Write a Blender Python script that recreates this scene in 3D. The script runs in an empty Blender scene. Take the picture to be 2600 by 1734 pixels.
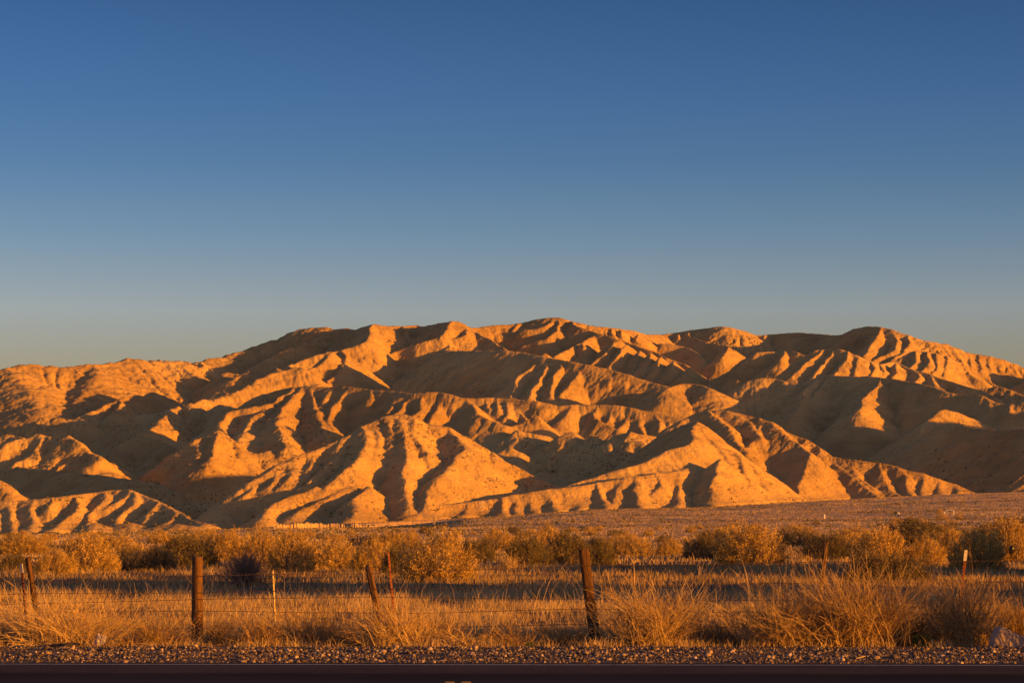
import bpy, math, random
import numpy as np
from mathutils import Vector, Matrix
C = bpy.context
SC = C.scene
# ------------------------------------------------------------------ camera, sky, sun, exposure
CAM_H = 1.7
F = 6139.0                                   # focal length in photo pixels (85 mm on 36 mm)
PITCH = math.atan((1345.0 - 867.0) / F)
cam_d = bpy.data.cameras.new('camera'); cam = bpy.data.objects.new('camera', cam_d)
SC.collection.objects.link(cam); SC.camera = cam
cam_d.sensor_width = 36.0; cam_d.lens = F / 2600.0 * 36.0
cam_d.clip_start = 0.5; cam_d.clip_end = 60000
cam_d.dof.use_dof = False
cam.location = (0, 0, CAM_H); cam.rotation_euler = (math.pi / 2 + PITCH, 0, 0)

SUN_EL = math.radians(4.8)
SUN_AZ = math.radians(64.0)                  # angle from straight behind the camera towards the right
sdir = Vector((math.sin(SUN_AZ) * math.cos(SUN_EL), -math.cos(SUN_AZ) * math.cos(SUN_EL), math.sin(SUN_EL)))
W = bpy.data.worlds.new('World'); SC.world = W; W.use_nodes = True
wn = W.node_tree.nodes; wl = W.node_tree.links; wn.clear()
sky = wn.new('ShaderNodeTexSky'); sky.sky_type = 'NISHITA'; sky.sun_disc = False
sky.sun_elevation = SUN_EL
sky.sun_rotation = math.atan2(sdir.x, sdir.y)
sky.altitude = 0; sky.air_density = 1.0; sky.dust_density = 0.6; sky.ozone_density = 2.2
bg = wn.new('ShaderNodeBackground'); bg.inputs['Strength'].default_value = 0.121
wo = wn.new('ShaderNodeOutputWorld')
# clear desert air: the sky deepens quickly above the horizon
tcw = wn.new('ShaderNodeTexCoord'); sep = wn.new('ShaderNodeSeparateXYZ'); wl.new(tcw.outputs['Generated'], sep.inputs[0])
deep = wn.new('ShaderNodeValToRGB'); wl.new(sep.outputs[2], deep.inputs[0])
_st = [(0.0, (.70, .47, .46)), (.062, (.74, .53, .54)), (.090, (.79, .65, .80)), (.121, (.50, .53, .76)), (.15, (.32, .42, .68)), (.178, (.243, .356, .64)), (.218, (.177, .282, .517)), (.42, (.7, .62, .8)), (.6, (1.2, .85, .95))]
_e = deep.color_ramp.elements
while len(_e) < len(_st): _e.new(.5)
for _i, (_p, _c) in enumerate(_st): _e[_i].position = _p; _e[_i].color = (*_c, 1)
mulw = wn.new('ShaderNodeMix'); mulw.data_type = 'RGBA'; mulw.blend_type = 'MULTIPLY'; mulw.inputs[0].default_value = 1
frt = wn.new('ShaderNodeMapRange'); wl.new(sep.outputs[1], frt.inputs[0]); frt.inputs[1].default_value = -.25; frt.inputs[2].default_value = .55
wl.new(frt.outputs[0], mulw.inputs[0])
wl.new(sky.outputs[0], mulw.inputs[6]); wl.new(deep.outputs[0], mulw.inputs[7])
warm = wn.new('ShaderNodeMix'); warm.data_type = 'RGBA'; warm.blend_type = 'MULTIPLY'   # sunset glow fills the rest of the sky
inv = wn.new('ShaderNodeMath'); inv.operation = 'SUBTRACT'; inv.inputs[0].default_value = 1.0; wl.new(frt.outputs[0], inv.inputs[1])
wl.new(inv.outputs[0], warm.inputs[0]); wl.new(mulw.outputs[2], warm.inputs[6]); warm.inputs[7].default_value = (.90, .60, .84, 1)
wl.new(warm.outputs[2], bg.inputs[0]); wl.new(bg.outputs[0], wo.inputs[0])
sun_d = bpy.data.lights.new('sun', 'SUN'); sun = bpy.data.objects.new('sun', sun_d)
SC.collection.objects.link(sun)
sun_d.energy = 5.0; sun_d.angle = math.radians(0.53); sun_d.color = (1.0, 0.38, 0.002)
sun.rotation_euler = sdir.to_track_quat('Z', 'Y').to_euler()
SC.view_settings.view_transform = 'Standard'; SC.view_settings.look = 'None'
SC.view_settings.exposure = 1.0; SC.view_settings.gamma = 1.0
SC.cycles.max_bounces = 4; SC.cycles.diffuse_bounces = 2; SC.cycles.transparent_max_bounces = 4

# ------------------------------------------------------------------ helpers
_cp, _sp = math.cos(PITCH), math.sin(PITCH)
def ray(px, py):
    """photo pixel -> (x/y, z/y) slopes of the sight line"""
    v = -(py - 867.0) / F; h = (px - 1300.0) / F
    yy = _cp - _sp * v; zz = _sp + _cp * v
    return h / yy, zz / yy
def at(px, py, D):
    u, k = ray(px, py)
    return Vector((u * D, D, CAM_H + k * D))

def mesh_np(name, verts, faces_flat, face_len, mat, smooth=True):
    """fast mesh from numpy arrays; all faces have face_len corners"""
    me = bpy.data.meshes.new(name)
    n = len(verts); nf = len(faces_flat) // face_len
    me.vertices.add(n); me.vertices.foreach_set('co', np.ascontiguousarray(verts, dtype=np.float32).ravel())
    me.loops.add(nf * face_len); me.loops.foreach_set('vertex_index', np.ascontiguousarray(faces_flat, dtype=np.int32))
    me.polygons.add(nf)
    me.polygons.foreach_set('loop_start', np.arange(0, nf * face_len, face_len, dtype=np.int32))
    if smooth: me.polygons.foreach_set('use_smooth', np.ones(nf, dtype=bool))
    me.update(calc_edges=True)
    if mat: me.materials.append(mat)
    return me
def link(name, me, parent=None, loc=None, **props):
    o = bpy.data.objects.new(name, me); SC.collection.objects.link(o)
    if parent is not None: o.parent = parent
    if loc is not None: o.location = loc
    for k, v in props.items(): o[k] = v
    return o
def grid_faces(nr, nc):
    i = np.arange(nr * nc).reshape(nr, nc)
    return np.stack([i[:-1, :-1], i[:-1, 1:], i[1:, 1:], i[1:, :-1]], -1).reshape(-1)

# ---- gradient noise on numpy arrays
def _h(ix, iy, seed):
    n = (ix.astype(np.int64) * 374761393 + iy.astype(np.int64) * 668265263 + seed * 1442695041) & 0xffffffff
    n = ((n ^ (n >> 13)) * 1274126177) & 0xffffffff
    return ((n ^ (n >> 16)) & 0xffff).astype(np.float32) / 65535.0
def noise2(x, y, seed=0):
    x = np.asarray(x, dtype=np.float64); y = np.asarray(y, dtype=np.float64)
    x0 = np.floor(x); y0 = np.floor(y); fx = (x - x0).astype(np.float32); fy = (y - y0).astype(np.float32)
    x0 = x0.astype(np.int64); y0 = y0.astype(np.int64)
    r = 0
    sx = fx * fx * fx * (fx * (fx * 6 - 15) + 10); sy = fy * fy * fy * (fy * (fy * 6 - 15) + 10)
    for dx in (0, 1):
        for dy in (0, 1):
            a = _h(x0 + dx, y0 + dy, seed) * 6.2831853
            g = np.cos(a) * (fx - dx) + np.sin(a) * (fy - dy)
            r = r + g * (sx if dx else 1 - sx) * (sy if dy else 1 - sy)
    return r * 1.5
def fbm(x, y, seed=0, oct=4):
    r = 0; a = 1.0; f = 1.0
    for i in range(oct):
        r = r + a * noise2(x * f, y * f, seed + i * 17); a *= .5; f *= 2.03
    return r
def sstep(x, a, b):
    t = np.clip((x - a) / (b - a), 0, 1); return t * t * (3 - 2 * t)

# ---- node material helper
def mat_new(name, rough=0.9, spec=0.2):
    m = bpy.data.materials.new(name); m.use_nodes = True
    nt = m.node_tree; p = nt.nodes['Principled BSDF']
    p.inputs['Roughness'].default_value = rough
    p.inputs['Specular IOR Level'].default_value = spec
    return m, nt, p
def nz(nt, scale, detail=4, rough=.55, vec=None, dist=0):
    n = nt.nodes.new('ShaderNodeTexNoise'); n.inputs['Scale'].default_value = scale
    n.inputs['Detail'].default_value = detail; n.inputs['Roughness'].default_value = rough
    n.inputs['Distortion'].default_value = dist
    if vec: nt.links.new(vec, n.inputs['Vector'])
    return n
def ramp(nt, fac, stops):
    r = nt.nodes.new('ShaderNodeValToRGB'); nt.links.new(fac, r.inputs[0])
    e = r.color_ramp.elements
    while len(e) < len(stops): e.new(0.5)
    for i, (p, c) in enumerate(stops):
        e[i].position = p; e[i].color = (*c, 1) if len(c) == 3 else c
    return r
def bump(nt, p, h, strength, dist):
    b = nt.nodes.new('ShaderNodeBump'); b.inputs['Strength'].default_value = strength
    b.inputs['Distance'].default_value = dist
    nt.links.new(h, b.inputs['Height']); nt.links.new(b.outputs[0], p.inputs['Normal'])
    return b
NU, ND = 1250, 1250
# ------------------------------------------------------------------ the lie of the land
_fx = np.array([-400, 0, 250, 560, 1000, 1300, 1500, 1800, 2000, 2200, 2400, 2600, 3200], float)
_fy = np.array([1357, 1357, 1354, 1345, 1325, 1312, 1296, 1290, 1278, 1268, 1258, 1252, 1240], float)
_fd = np.array([900, 900, 920, 980, 1000, 1010, 1060, 1110, 1180, 1260, 1290, 1300, 1320], float)
_fu = (_fx - 1300) / F
_fz = CAM_H + (1345 - _fy) / F * _fd
def foot(u):
    return np.interp(u, _fu, _fd), np.interp(u, _fu, _fz)
def ground_z(x, y):
    """height of the plain (with the shaded wash beyond the fence)"""
    u = x / np.maximum(y, 1.0)
    fd, fz = foot(u)
    g = fz * sstep(y, 190, fd * 1.02) ** 1.35
    return g

HILL = []                                     # (points Nx3, slope, radius, rill amplitude)
def catmull(P, step=7.0):
    P = np.array(P, float)
    if len(P) < 3:
        Q = P
    else:
        E = np.vstack([2 * P[0] - P[1], P, 2 * P[-1] - P[-2]]); Q = []
        for i in range(1, len(E) - 2):
            n = max(1, int(np.linalg.norm(E[i + 1, :2] - E[i, :2]) / step))
            for k in range(n):
                t = k / n
                Q.append(.5 * ((2 * E[i]) + (-E[i - 1] + E[i + 1]) * t + (2 * E[i - 1] - 5 * E[i] + 4 * E[i + 1] - E[i + 2]) * t * t
                               + (-E[i - 1] + 3 * E[i] - 3 * E[i + 1] + E[i + 2]) * t ** 3))
        Q.append(E[-2]); Q = np.array(Q)
    return Q
CROP = {1: 0, 2: 600, 3: 1200, 4: 1900}
def cpx(c, x, y): return CROP[c] + x / 2.613, 780 + y / 2.613
def crest(c, pts, s=.60, r=3.0, rill=.16, front=None):
    """a crest: (x, y, depth) traced points"""
    P = []
    for (x, y, D) in pts:
        P.append(at(*cpx(c, x, y), D))
    HILL.append((catmull(P), s, r, rill)); return P
def depth_of(px, py, pts3):
    pass
def spur(c, D0, pts, g=.38, s=.64, r=2.0, rill=.10, drift=0.0):
    """a spur coming down towards us from depth D0 at gradient g"""
    a = at(*cpx(c, *pts[0]), D0); P = [a]; D = D0
    for (x, y) in pts[1:]:
        px, py = cpx(c, x, y); lo, hi = 0.0, 320.0
        def f(dd):
            b = at(px, py, D - dd)
            return (a.z - b.z) - g * math.hypot(b.x - a.x, b.y - a.y)
        if f(0) <= 0:
            dd = drift
        else:
            for _ in range(30):
                m = .5 * (lo + hi)
                if f(m) > 0: lo = m
                else: hi = m
            dd = .5 * (lo + hi)
        D -= dd; a = at(px, py, D); P.append(a)
    HILL.append((catmull(P, 5.0), s, r, rill)); return P

# ---- skyline of the main range
crest(1, [(-300, 470, 1900), (0, 418, 1900), (165, 388, 1920), (450, 388, 1950), (700, 375, 1980), (860, 340, 2010), (950, 352, 2030), (1170, 358, 2060), (1250, 370, 2130), (1400, 345, 2180), (1540, 320, 2215), (1700, 265, 2240), (1829, 215, 2255)], s=.42, r=8)
crest(2, [(261, 215, 2255), (440, 145, 2258), (580, 128, 2250), (650, 150, 2245), (740, 138, 2240), (795, 152, 2235), (895, 118, 2210), (1050, 130, 2260), (1200, 118, 2300), (1250, 125, 2290), (1430, 95, 2215), (1500, 118, 2240), (1560, 140, 2260), (1700, 120, 2280), (1829, 112, 2290)], s=.5, r=6)
crest(3, [(261, 112, 2290), (350, 95, 2300), (500, 70, 2290), (570, 70, 2290), (650, 95, 2290), (820, 130, 2290), (900, 132, 2300), (1060, 160, 2320), (1170, 182, 2350), (1300, 178, 2400), (1500, 145, 2400), (1660, 128, 2380), (1740, 140, 2390), (1829, 175, 2420)], s=.5, r=6)
crest(4, [(0, 175, 2420), (100, 185, 2430), (320, 168, 2400), (500, 182, 2350), (630, 180, 2300), (740, 138, 2260), (880, 130, 2220), (960, 148, 2210), (1040, 180, 2200), (1180, 222, 2190), (1300, 240, 2200), (1440, 300, 2200), (1600, 330, 2200), (1740, 370, 2200), (1829, 418, 2190), (2100, 540, 2150)], s=.5, r=5)
# spurs of the skyline, left to right
spur(1, 1905, [(60, 405), (150, 520), (250, 620), (275, 700)], g=.30, s=.35, r=8, rill=.08)
spur(1, 1970, [(620, 378), (640, 470), (560, 560), (480, 640)], g=.30, s=.38, r=8, rill=.08)
spur(1, 2020, [(930, 352), (890, 400), (760, 440), (660, 490), (610, 560)], g=.30, s=.45)
spur(1, 2060, [(1170, 360), (1240, 420), (1370, 490)], g=.3, s=.42)
spur(1, 2060, [(1070, 355), (1080, 430), (1000, 490), (860, 530)], g=.3, s=.42)
spur(1, 2090, [(1330, 360), (1340, 400), (1290, 410)], g=.3)
spur(2, 2246, [(640, 148), (560, 185), (420, 255), (300, 300), (185, 347)], g=.33, s=.5, drift=8)
for a in ((500, 138, 470, 190), (430, 150, 390, 215), (360, 178, 310, 240), (280, 212, 230, 270)):
    spur(2, 2256, [(a[0], a[1]), (a[2], a[3])], g=.42, r=1.5)
spur(2, 2208, [(895, 118), (880, 175), (850, 235), (700, 282), (640, 292), (480, 335), (270, 412), (200, 440), (60, 490), (-60, 520)], g=.30, drift=12)
spur(2, 2240, [(1000, 130), (1030, 190), (1070, 250)], g=.45)
spur(2, 2250, [(1100, 128), (1130, 200), (1140, 240)], g=.45)
spur(2, 2225, [(930, 125), (920, 200), (870, 310)], g=.45)
spur(2, 2040, [(690, 285), (740, 325), (690, 400), (650, 450), (600, 510)], g=.36)
spur(2, 2020, [(640, 300), (600, 340), (510, 400), (400, 462)], g=.36)
spur(2, 1960, [(270, 412), (330, 450), (420, 480), (560, 508)], g=.3)
spur(2, 1950, [(280, 420), (290, 470), (300, 510)], g=.4)
spur(2, 2213, [(1430, 95), (1400, 140), (1345, 195), (1200, 245), (1050, 300), (870, 420), (760, 520)], g=.37, drift=6)
spur(2, 2222, [(1480, 110), (1540, 155), (1500, 195), (1390, 228), (1412, 258), (1370, 310), (1290, 375), (1210, 430), (1110, 510), (1030, 552)], g=.33, drift=8)
spur(2, 2235, [(1510, 120), (1600, 170), (1700, 225), (1790, 285)], g=.28)
crest(2, [(1412, 258, 2110), (1500, 285, 2105), (1640, 290, 2095), (1760, 292, 2085), (1829, 290, 2075), (1900, 300, 2060), (1980, 315, 2040), (2050, 307, 2020)], s=.6)
for a in ((1500, 285, 1480, 340, 1450, 410), (1580, 290, 1555, 340, 1520, 385), (1650, 292, 1630, 330, 1600, 370), (1720, 292, 1700, 330), (1800, 292, 1770, 320)):
    spur(2, 2100, [(a[i], a[i + 1]) for i in range(0, len(a), 2)], g=.45, r=1.5)
spur(2, 2090, [(1350, 330), (1340, 400), (1405, 480), (1370, 520), (1350, 556)], g=.38)
spur(2, 2060, [(1330, 400), (1300, 470), (1200, 510), (1130, 545)], g=.4)
spur(3, 2290, [(545, 72), (500, 110), (425, 145), (350, 148)], g=.35)
spur(3, 2290, [(570, 72), (560, 150), (500, 205), (420, 225), (340, 250)], g=.35)
spur(3, 2290, [(300, 105), (270, 150)], g=.4)
spur(3, 2280, [(640, 95), (700, 130), (820, 172), (760, 215), (640, 275), (540, 325)], g=.25, drift=10)
spur(3, 2210, [(820, 172), (900, 190), (960, 210), (1050, 240), (1180, 290), (1300, 340), (1400, 372), (1490, 430), (1600, 505)], g=.28, drift=8)
for a in ((700, 130, 690, 160), (860, 132, 850, 175), (920, 135, 935, 180), (980, 145, 1000, 190), (1100, 175, 1090, 220)):
    spur(3, 2290, [(a[0], a[1]), (a[2], a[3])], g=.5, r=1.5)
for a in ((740, 235, 730, 290, 690, 360), (660, 275, 640, 330)):
    spur(3, 2160, [(a[i], a[i + 1]) for i in range(0, len(a), 2)], g=.45, r=1.5)
for D, a in ((2110, (1110, 285, 1080, 370, 1030, 450)), (2090, (1180, 300, 1140, 380, 1085, 475)), (2070, (1250, 330, 1200, 420, 1160, 470)), (2050, (1330, 360, 1300, 430, 1240, 480)), (2030, (1430, 395, 1400, 440, 1350, 480)), (2130, (1020, 245, 960, 330, 880, 430)), (2150, (960, 215, 880, 300, 790, 390))):
    spur(3, D, [(a[i], a[i + 1]) for i in range(0, len(a), 2)], g=.42, r=1.5)
spur(3, 2345, [(1170, 185), (1210, 240), (1300, 240), (1400, 262), (1480, 300), (1530, 342)], g=.25, drift=8)
for a in ((1290, 242, 1270, 285, 1240, 330), (1370, 255, 1350, 300, 1330, 350), (1430, 280, 1430, 320, 1420, 350)):
    spur(3, 2320, [(a[i], a[i + 1]) for i in range(0, len(a), 2)], g=.45, r=1.5)
spur(3, 2380, [(1440, 190), (1560, 228), (1700, 262), (1829, 300), (1880, 320)], g=.22, drift=6)
for x in (1360, 1430, 1500, 1560, 1620, 1680, 1750):
    spur(3, 2385, [(x, 140 + abs(x - 1660) * .12), (x + 10, 185 + abs(x - 1660) * .05)], g=.5, r=1.2)
for x in (20, 110, 210, 300, 370, 440):
    spur(4, 2410, [(x, 180), (x - 6, 222)], g=.5, r=1.2)
spur(3, 2230, [(1700, 262), (1680, 300), (1660, 325)], g=.4)
# ---- right part of the range
spur(4, 2220, [(880, 132), (868, 180), (822, 245), (760, 322)], g=.36)
spur(4, 2215, [(950, 148), (985, 230), (960, 290), (830, 352)], g=.36)
for a in ((900, 160, 880, 240, 840, 300), (930, 160, 925, 240, 880, 310), (960, 200, 950, 260, 920, 310)):
    spur(4, 2215, [(a[i], a[i + 1]) for i in range(0, len(a), 2)], g=.45, r=1.2)
spur(4, 2195, [(1060, 190), (1060, 245), (1010, 310), (950, 350)], g=.36)
crest(4, [(980, 360, 2050), (1040, 320, 2060), (1100, 290, 2070), (1200, 292, 2070), (1300, 322, 2070), (1400, 385, 2060), (1500, 460, 2040)], s=.6)
for a in ((1060, 310, 1050, 380), (1120, 290, 1100, 360, 1080, 400), (1190, 292, 1190, 370, 1150, 420), (1250, 305, 1250, 390, 1220, 430), (1310, 325, 1310, 400, 1300, 450), (1370, 360, 1380, 430, 1370, 470), (1430, 400, 1440, 460)):
    spur(4, 2065, [(a[i], a[i + 1]) for i in range(0, len(a), 2)], g=.42, r=1.4)
for a in ((1280, 240, 1310, 290), (1370, 275, 1400, 330, 1430, 390), (1450, 300, 1480, 360, 1480, 420), (1520, 315, 1540, 380, 1540, 420), (1590, 330, 1600, 390, 1600, 420), (1660, 350, 1660, 400, 1680, 420), (1740, 370, 1720, 410)):
    spur(4, 2198, [(a[i], a[i + 1]) for i in range(0, len(a), 2)], g=.42, r=1.6)
crest(4, [(440, 285, 1900), (520, 280, 1900), (620, 280, 1890), (700, 312, 1880), (800, 350, 1880), (880, 378, 1880), (960, 362, 1900), (1060, 400, 1890), (1150, 432, 1870), (1300, 482, 1850), (1400, 512, 1840), (1540, 550, 1830), (1640, 600, 1800)], s=.6)
for D, a in ((1885, (650, 290, 660, 340, 620, 400, 580, 445)), (1880, (720, 320, 730, 380, 700, 440)), (1880, (800, 350, 830, 400, 810, 450)), (1878, (880, 380, 900, 420, 880, 460)), (1880, (990, 372, 980, 420, 960, 465)), (1872, (1090, 410, 1120, 460, 1110, 490)), (1860, (1200, 450, 1230, 500, 1290, 540)), (1845, (1350, 500, 1400, 550, 1440, 580)), (1895, (560, 282, 500, 370, 430, 450)), (1898, (480, 285, 380, 380, 280, 460))):
    spur(4, D, [(a[i], a[i + 1]) for i in range(0, len(a), 2)], g=.40, r=1.6)
crest(4, [(60, 298, 2000), (200, 295, 2000), (290, 292, 1990), (400, 330, 1970)], s=.55)
spur(4, 1990, [(240, 292), (200, 345)], g=.4)
crest(4, [(0, 492, 1750), (100, 468, 1750), (180, 470, 1750), (250, 492, 1740)], s=.5)
crest(4, [(300, 520, 1760), (440, 470, 1750), (500, 453, 1745), (640, 455, 1725), (800, 460, 1700), (920, 470, 1685), (1000, 480, 1675), (1100, 500, 1660), (1200, 520, 1640), (1300, 560, 1620), (1400, 585, 1610), (1500, 580, 1600), (1560, 590, 1590), (1690, 640, 1575), (1829, 635, 1570), (2000, 640, 1560)], s=.62)
for D, g, a in ((1745, .29, (480, 458, 440, 500, 360, 590, 320, 680, 280, 740)), (1738, .36, (560, 455, 520, 500, 440, 590, 350, 700)), (1717, .72, (700, 458, 600, 580, 480, 720, 400, 830)), (1705, .72, (780, 460, 690, 590, 580, 720, 520, 850)),
             (1690, .28, (880, 470, 850, 530, 775, 600, 742, 690)), (1680, .55, (960, 480, 950, 560, 900, 650)), (1672, .65, (1030, 485, 1010, 570, 950, 680, 870, 850)), (1652, .65, (1150, 510, 1120, 580, 1080, 680, 1000, 830)), (1630, .55, (1250, 545, 1230, 600, 1180, 680)), (1612, .6, (1380, 582, 1340, 640, 1290, 700)), (1585, .5, (1600, 605, 1620, 660, 1660, 700)), (1598, .6, (1530, 590, 1500, 660, 1450, 720)), (1570, .5, (1750, 640, 1740, 700))):
    spur(4, D, [(a[i], a[i + 1]) for i in range(0, len(a), 2)], g=g, r=2.2)
crest(4, [(1100, 870, 1490), (1135, 800, 1500), (1200, 740, 1515), (1310, 680, 1540), (1380, 700, 1545), (1450, 735, 1550), (1560, 780, 1550), (1640, 806, 1545), (1750, 812, 1500), (1900, 800, 1520)], s=.55, r=4)
crest(4, [(1000, 960, 1470), (1130, 870, 1460), (1200, 830, 1450), (1270, 792, 1440), (1330, 780, 1430), (1420, 783, 1415), (1530, 800, 1400), (1660, 815, 1385), (1829, 805, 1365), (2050, 790, 1340)], s=.62, r=3)
for i in range(9):
    x = 1240 + i * 95; y = 800 + (i % 3) * 4
    spur(4, 1440 - i * 10, [(x, y), (x - 110, y + 130), (x - 240, y + 280), (x - 330, y + 400)], g=.74, r=2.5, rill=.05)
crest(4, [(1450, 560, 1900), (1560, 545, 1900), (1650, 520, 1900), (1740, 548, 1890), (1829, 580, 1880), (1950, 640, 1870)], s=.5)
# ---- upper middle ridge in the centre
crest(3, [(-200, 285, 1960), (-100, 290, 1950), (0, 290, 1930), (200, 285, 1910), (370, 312, 1890), (480, 330, 1870), (560, 345, 1860), (650, 362, 1850), (750, 380, 1840), (900, 410, 1830), (1050, 450, 1820), (1200, 500, 1805), (1290, 528, 1795), (1400, 560, 1780)], s=.62)
for D, a in ((1870, (480, 345, 400, 400, 300, 480, 250, 600)), (1866, (520, 345, 470, 430, 420, 520, 375, 605)), (1858, (600, 355, 550, 440, 530, 520, 510, 590)), (1852, (660, 368, 690, 440, 640, 520, 585, 580)), (1846, (740, 380, 720, 440, 680, 510)), (1840, (800, 392, 800, 460, 760, 520)), (1832, (890, 425, 850, 490, 800, 560)), (1825, (980, 440, 1010, 520, 900, 600)), (1815, (1110, 480, 1090, 530, 1040, 580, 1000, 605))):
    spur(3, D, [(a[i], a[i + 1]) for i in range(0, len(a), 2)], g=.42 if D > 1848 else .58, r=2)
crest(3, [(1290, 540, 1720), (1390, 508, 1740), (1480, 508, 1740), (1590, 535, 1720)], s=.5)
# ---- middle ridge
crest(2, [(240, 560, 1500), (390, 522, 1498), (480, 520, 1494), (600, 525, 1488), (800, 540, 1474), (1010, 553, 1458), (1150, 570, 1440), (1250, 560, 1440), (1350, 565, 1440), (1500, 598, 1430), (1650, 600, 1430), (1829, 602, 1430)], s=.62)
crest(3, [(250, 602, 1430), (340, 620, 1425), (450, 625, 1420), (560, 652, 1420), (700, 642, 1420), (850, 642, 1420), (1000, 655, 1415), (1100, 680, 1410), (1250, 712, 1405), (1410, 735, 1400), (1500, 760, 1390)], s=.62)
spur(2, 1498, [(390, 525), (300, 590), (170, 650), (50, 672), (-40, 700), (-90, 740), (-105, 800), (-50, 870), (10, 930)], g=.30, drift=6, rill=.14)
spur(2, 1495, [(440, 530), (330, 640), (260, 760), (300, 850), (340, 930)], g=.30, s=.5, rill=.16)
spur(2, 1493, [(490, 530), (540, 680), (580, 780), (600, 895)], g=.33, s=.55)
spur(2, 1497, [(350, 560), (150, 700), (60, 800), (0, 900)], g=.28, s=.45, rill=.16)
for D, a in ((1485, (650, 535, 600, 600, 570, 650)), (1478, (740, 545, 690, 610, 610, 700, 640, 800)), (1476, (770, 560, 800, 640, 870, 690, 920, 720, 850, 770)), (1466, (900, 548, 890, 600)), (1453, (1080, 565, 1040, 620, 1000, 700)), (1444, (1140, 575, 1100, 640, 1060, 700)), (1442, (1245, 565, 1220, 640, 1175, 720)), (1440, (1400, 590, 1320, 690, 1290, 765)), (1438, (1470, 610, 1540, 690, 1620, 760, 1540, 840)), (1440, (1390, 600, 1480, 660)), (1432, (1660, 605, 1700, 680, 1829, 720)), (1430, (1540, 602, 1580, 660, 1700, 740))):
    spur(2, D, [(a[i], a[i + 1]) for i in range(0, len(a), 2)], g=.40, r=2)
for D, a in ((1428, (150, 615, 190, 650, 180, 690)), (1428, (230, 615, 245, 670, 225, 715)), (1426, (320, 640, 300, 680, 350, 740)), (1420, (560, 655, 480, 700, 395, 742, 450, 800, 490, 845)), (1420, (700, 648, 640, 690, 600, 740)), (1420, (860, 655, 800, 720, 880, 770, 950, 808)), (1418, (980, 665, 920, 700, 900, 750)), (1414, (1060, 690, 1010, 760, 970, 800)), (1412, (1110, 700, 1110, 780, 1130, 845)), (1408, (1200, 705, 1240, 780, 1245, 830)), (1404, (1330, 735, 1290, 800)),
             (1360, (0, 640, 60, 720, 200, 790, 280, 800)), (1390, (420, 720, 300, 770, 180, 830))):
    spur(3, D, [(a[i], a[i + 1]) for i in range(0, len(a), 2)], g=.40, r=2)
# low knolls in the middle basin
for D, P in ((1320, [(210, 885), (310, 812), (400, 828), (495, 850)]), (1300, [(570, 872), (650, 826), (725, 872)]), (1290, [(740, 915), (800, 850), (885, 892)]), (1280, [(890, 895), (975, 893)]), (1270, [(160, 965), (240, 930), (290, 1000)]), (1280, [(960, 840), (1040, 820), (1100, 840), (1190, 855)]), (1250, [(1040, 888), (1130, 886)])):
    crest(3, [(x, y, D) for x, y in P], s=.5, r=2)
# ---- left block of rough hills
crest(1, [(60, 900, 1330), (240, 842, 1340), (310, 850, 1340), (390, 890, 1330), (455, 857, 1330), (520, 882, 1320), (600, 950, 1310), (665, 980, 1300)], s=.68, rill=.2)
spur(1, 1340, [(300, 850), (200, 970), (75, 1050)], g=.46, s=.55, rill=.2)
spur(1, 1330, [(400, 890), (400, 980), (330, 1065)], g=.5, s=.55, rill=.2)
spur(1, 1325, [(480, 870), (560, 990), (565, 1090)], g=.45, s=.55, rill=.2)
crest(1, [(-200, 880, 1380), (0, 848, 1380), (70, 850, 1380), (150, 885, 1370)], s=.5)
crest(1, [(2000, 400, 1800), (1829, 430, 1790), (1700, 490, 1770), (1600, 545, 1750), (1480, 592, 1730), (1300, 630, 1700), (1200, 662, 1680), (1110, 688, 1640), (1050, 780, 1590), (920, 850, 1560)], s=.55)
spur(1, 1680, [(1270, 640), (1260, 720), (1190, 800), (1150, 895), (1060, 910)], g=.3, s=.5, rill=.2)
crest(1, [(930, 722, 1690), (1010, 712, 1690), (1090, 695, 1680)], s=.5)
crest(1, [(710, 975, 1470), (760, 930, 1490), (860, 888, 1510), (1000, 870, 1530)], s=.5, rill=.2)
spur(1, 1530, [(1000, 870), (1080, 905), (1200, 945), (1290, 990), (1320, 1085)], g=.3, s=.55, rill=.2)
crest(1, [(-200, 1100, 1275), (-60, 1075, 1265), (80, 1062, 1250), (300, 1075, 1225), (560, 1102, 1195), (800, 1135, 1170), (1000, 1165, 1150), (1150, 1230, 1130)], s=.6, rill=.2)
spur(1, 1530, [(960, 880), (900, 970)], g=.35, rill=.2)
spur(1, 1500, [(1090, 910), (1040, 980), (950, 1045)], g=.35, rill=.2)
spur(1, 1500, [(1180, 940), (1150, 1040)], g=.35, rill=.2)
crest(1, [(1829, 545, 1600), (1700, 590, 1610), (1600, 665, 1620), (1480, 655, 1650), (1440, 650, 1680)], s=.6)
crest(1, [(1280, 960, 1330), (1300, 890, 1340), (1380, 850, 1350), (1460, 810, 1360), (1530, 860, 1355), (1590, 930, 1345)], s=.62, rill=.2)
spur(1, 1352, [(1440, 830), (1400, 940), (1380, 1015)], g=.35, rill=.2)
spur(1, 1342, [(1320, 890), (1310, 960), (1280, 1000)], g=.35, rill=.2)
crest(1, [(1595, 975, 1340), (1660, 950, 1350), (1740, 965, 1350), (1829, 945, 1360)], s=.5)
crest(1, [(1030, 552, 1850), (960, 580, 1830), (830, 598, 1810), (720, 635, 1790), (630, 680, 1770), (520, 742, 1740)], s=.5)
spur(1, 1800, [(800, 610), (770, 690), (720, 735)], g=.3, rill=.15)
spur(1, 1770, [(630, 690), (580, 765)], g=.3, rill=.15)
crest(1, [(290, 730, 1700), (400, 732, 1700), (520, 745, 1700), (580, 765, 1700)], s=.45)
crest(1, [(1580, 460, 1960), (1640, 424, 1970), (1720, 438, 1960)], s=.5)
crest(1, [(1480, 440, 1990), (1560, 433, 1990)], s=.5)
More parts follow.
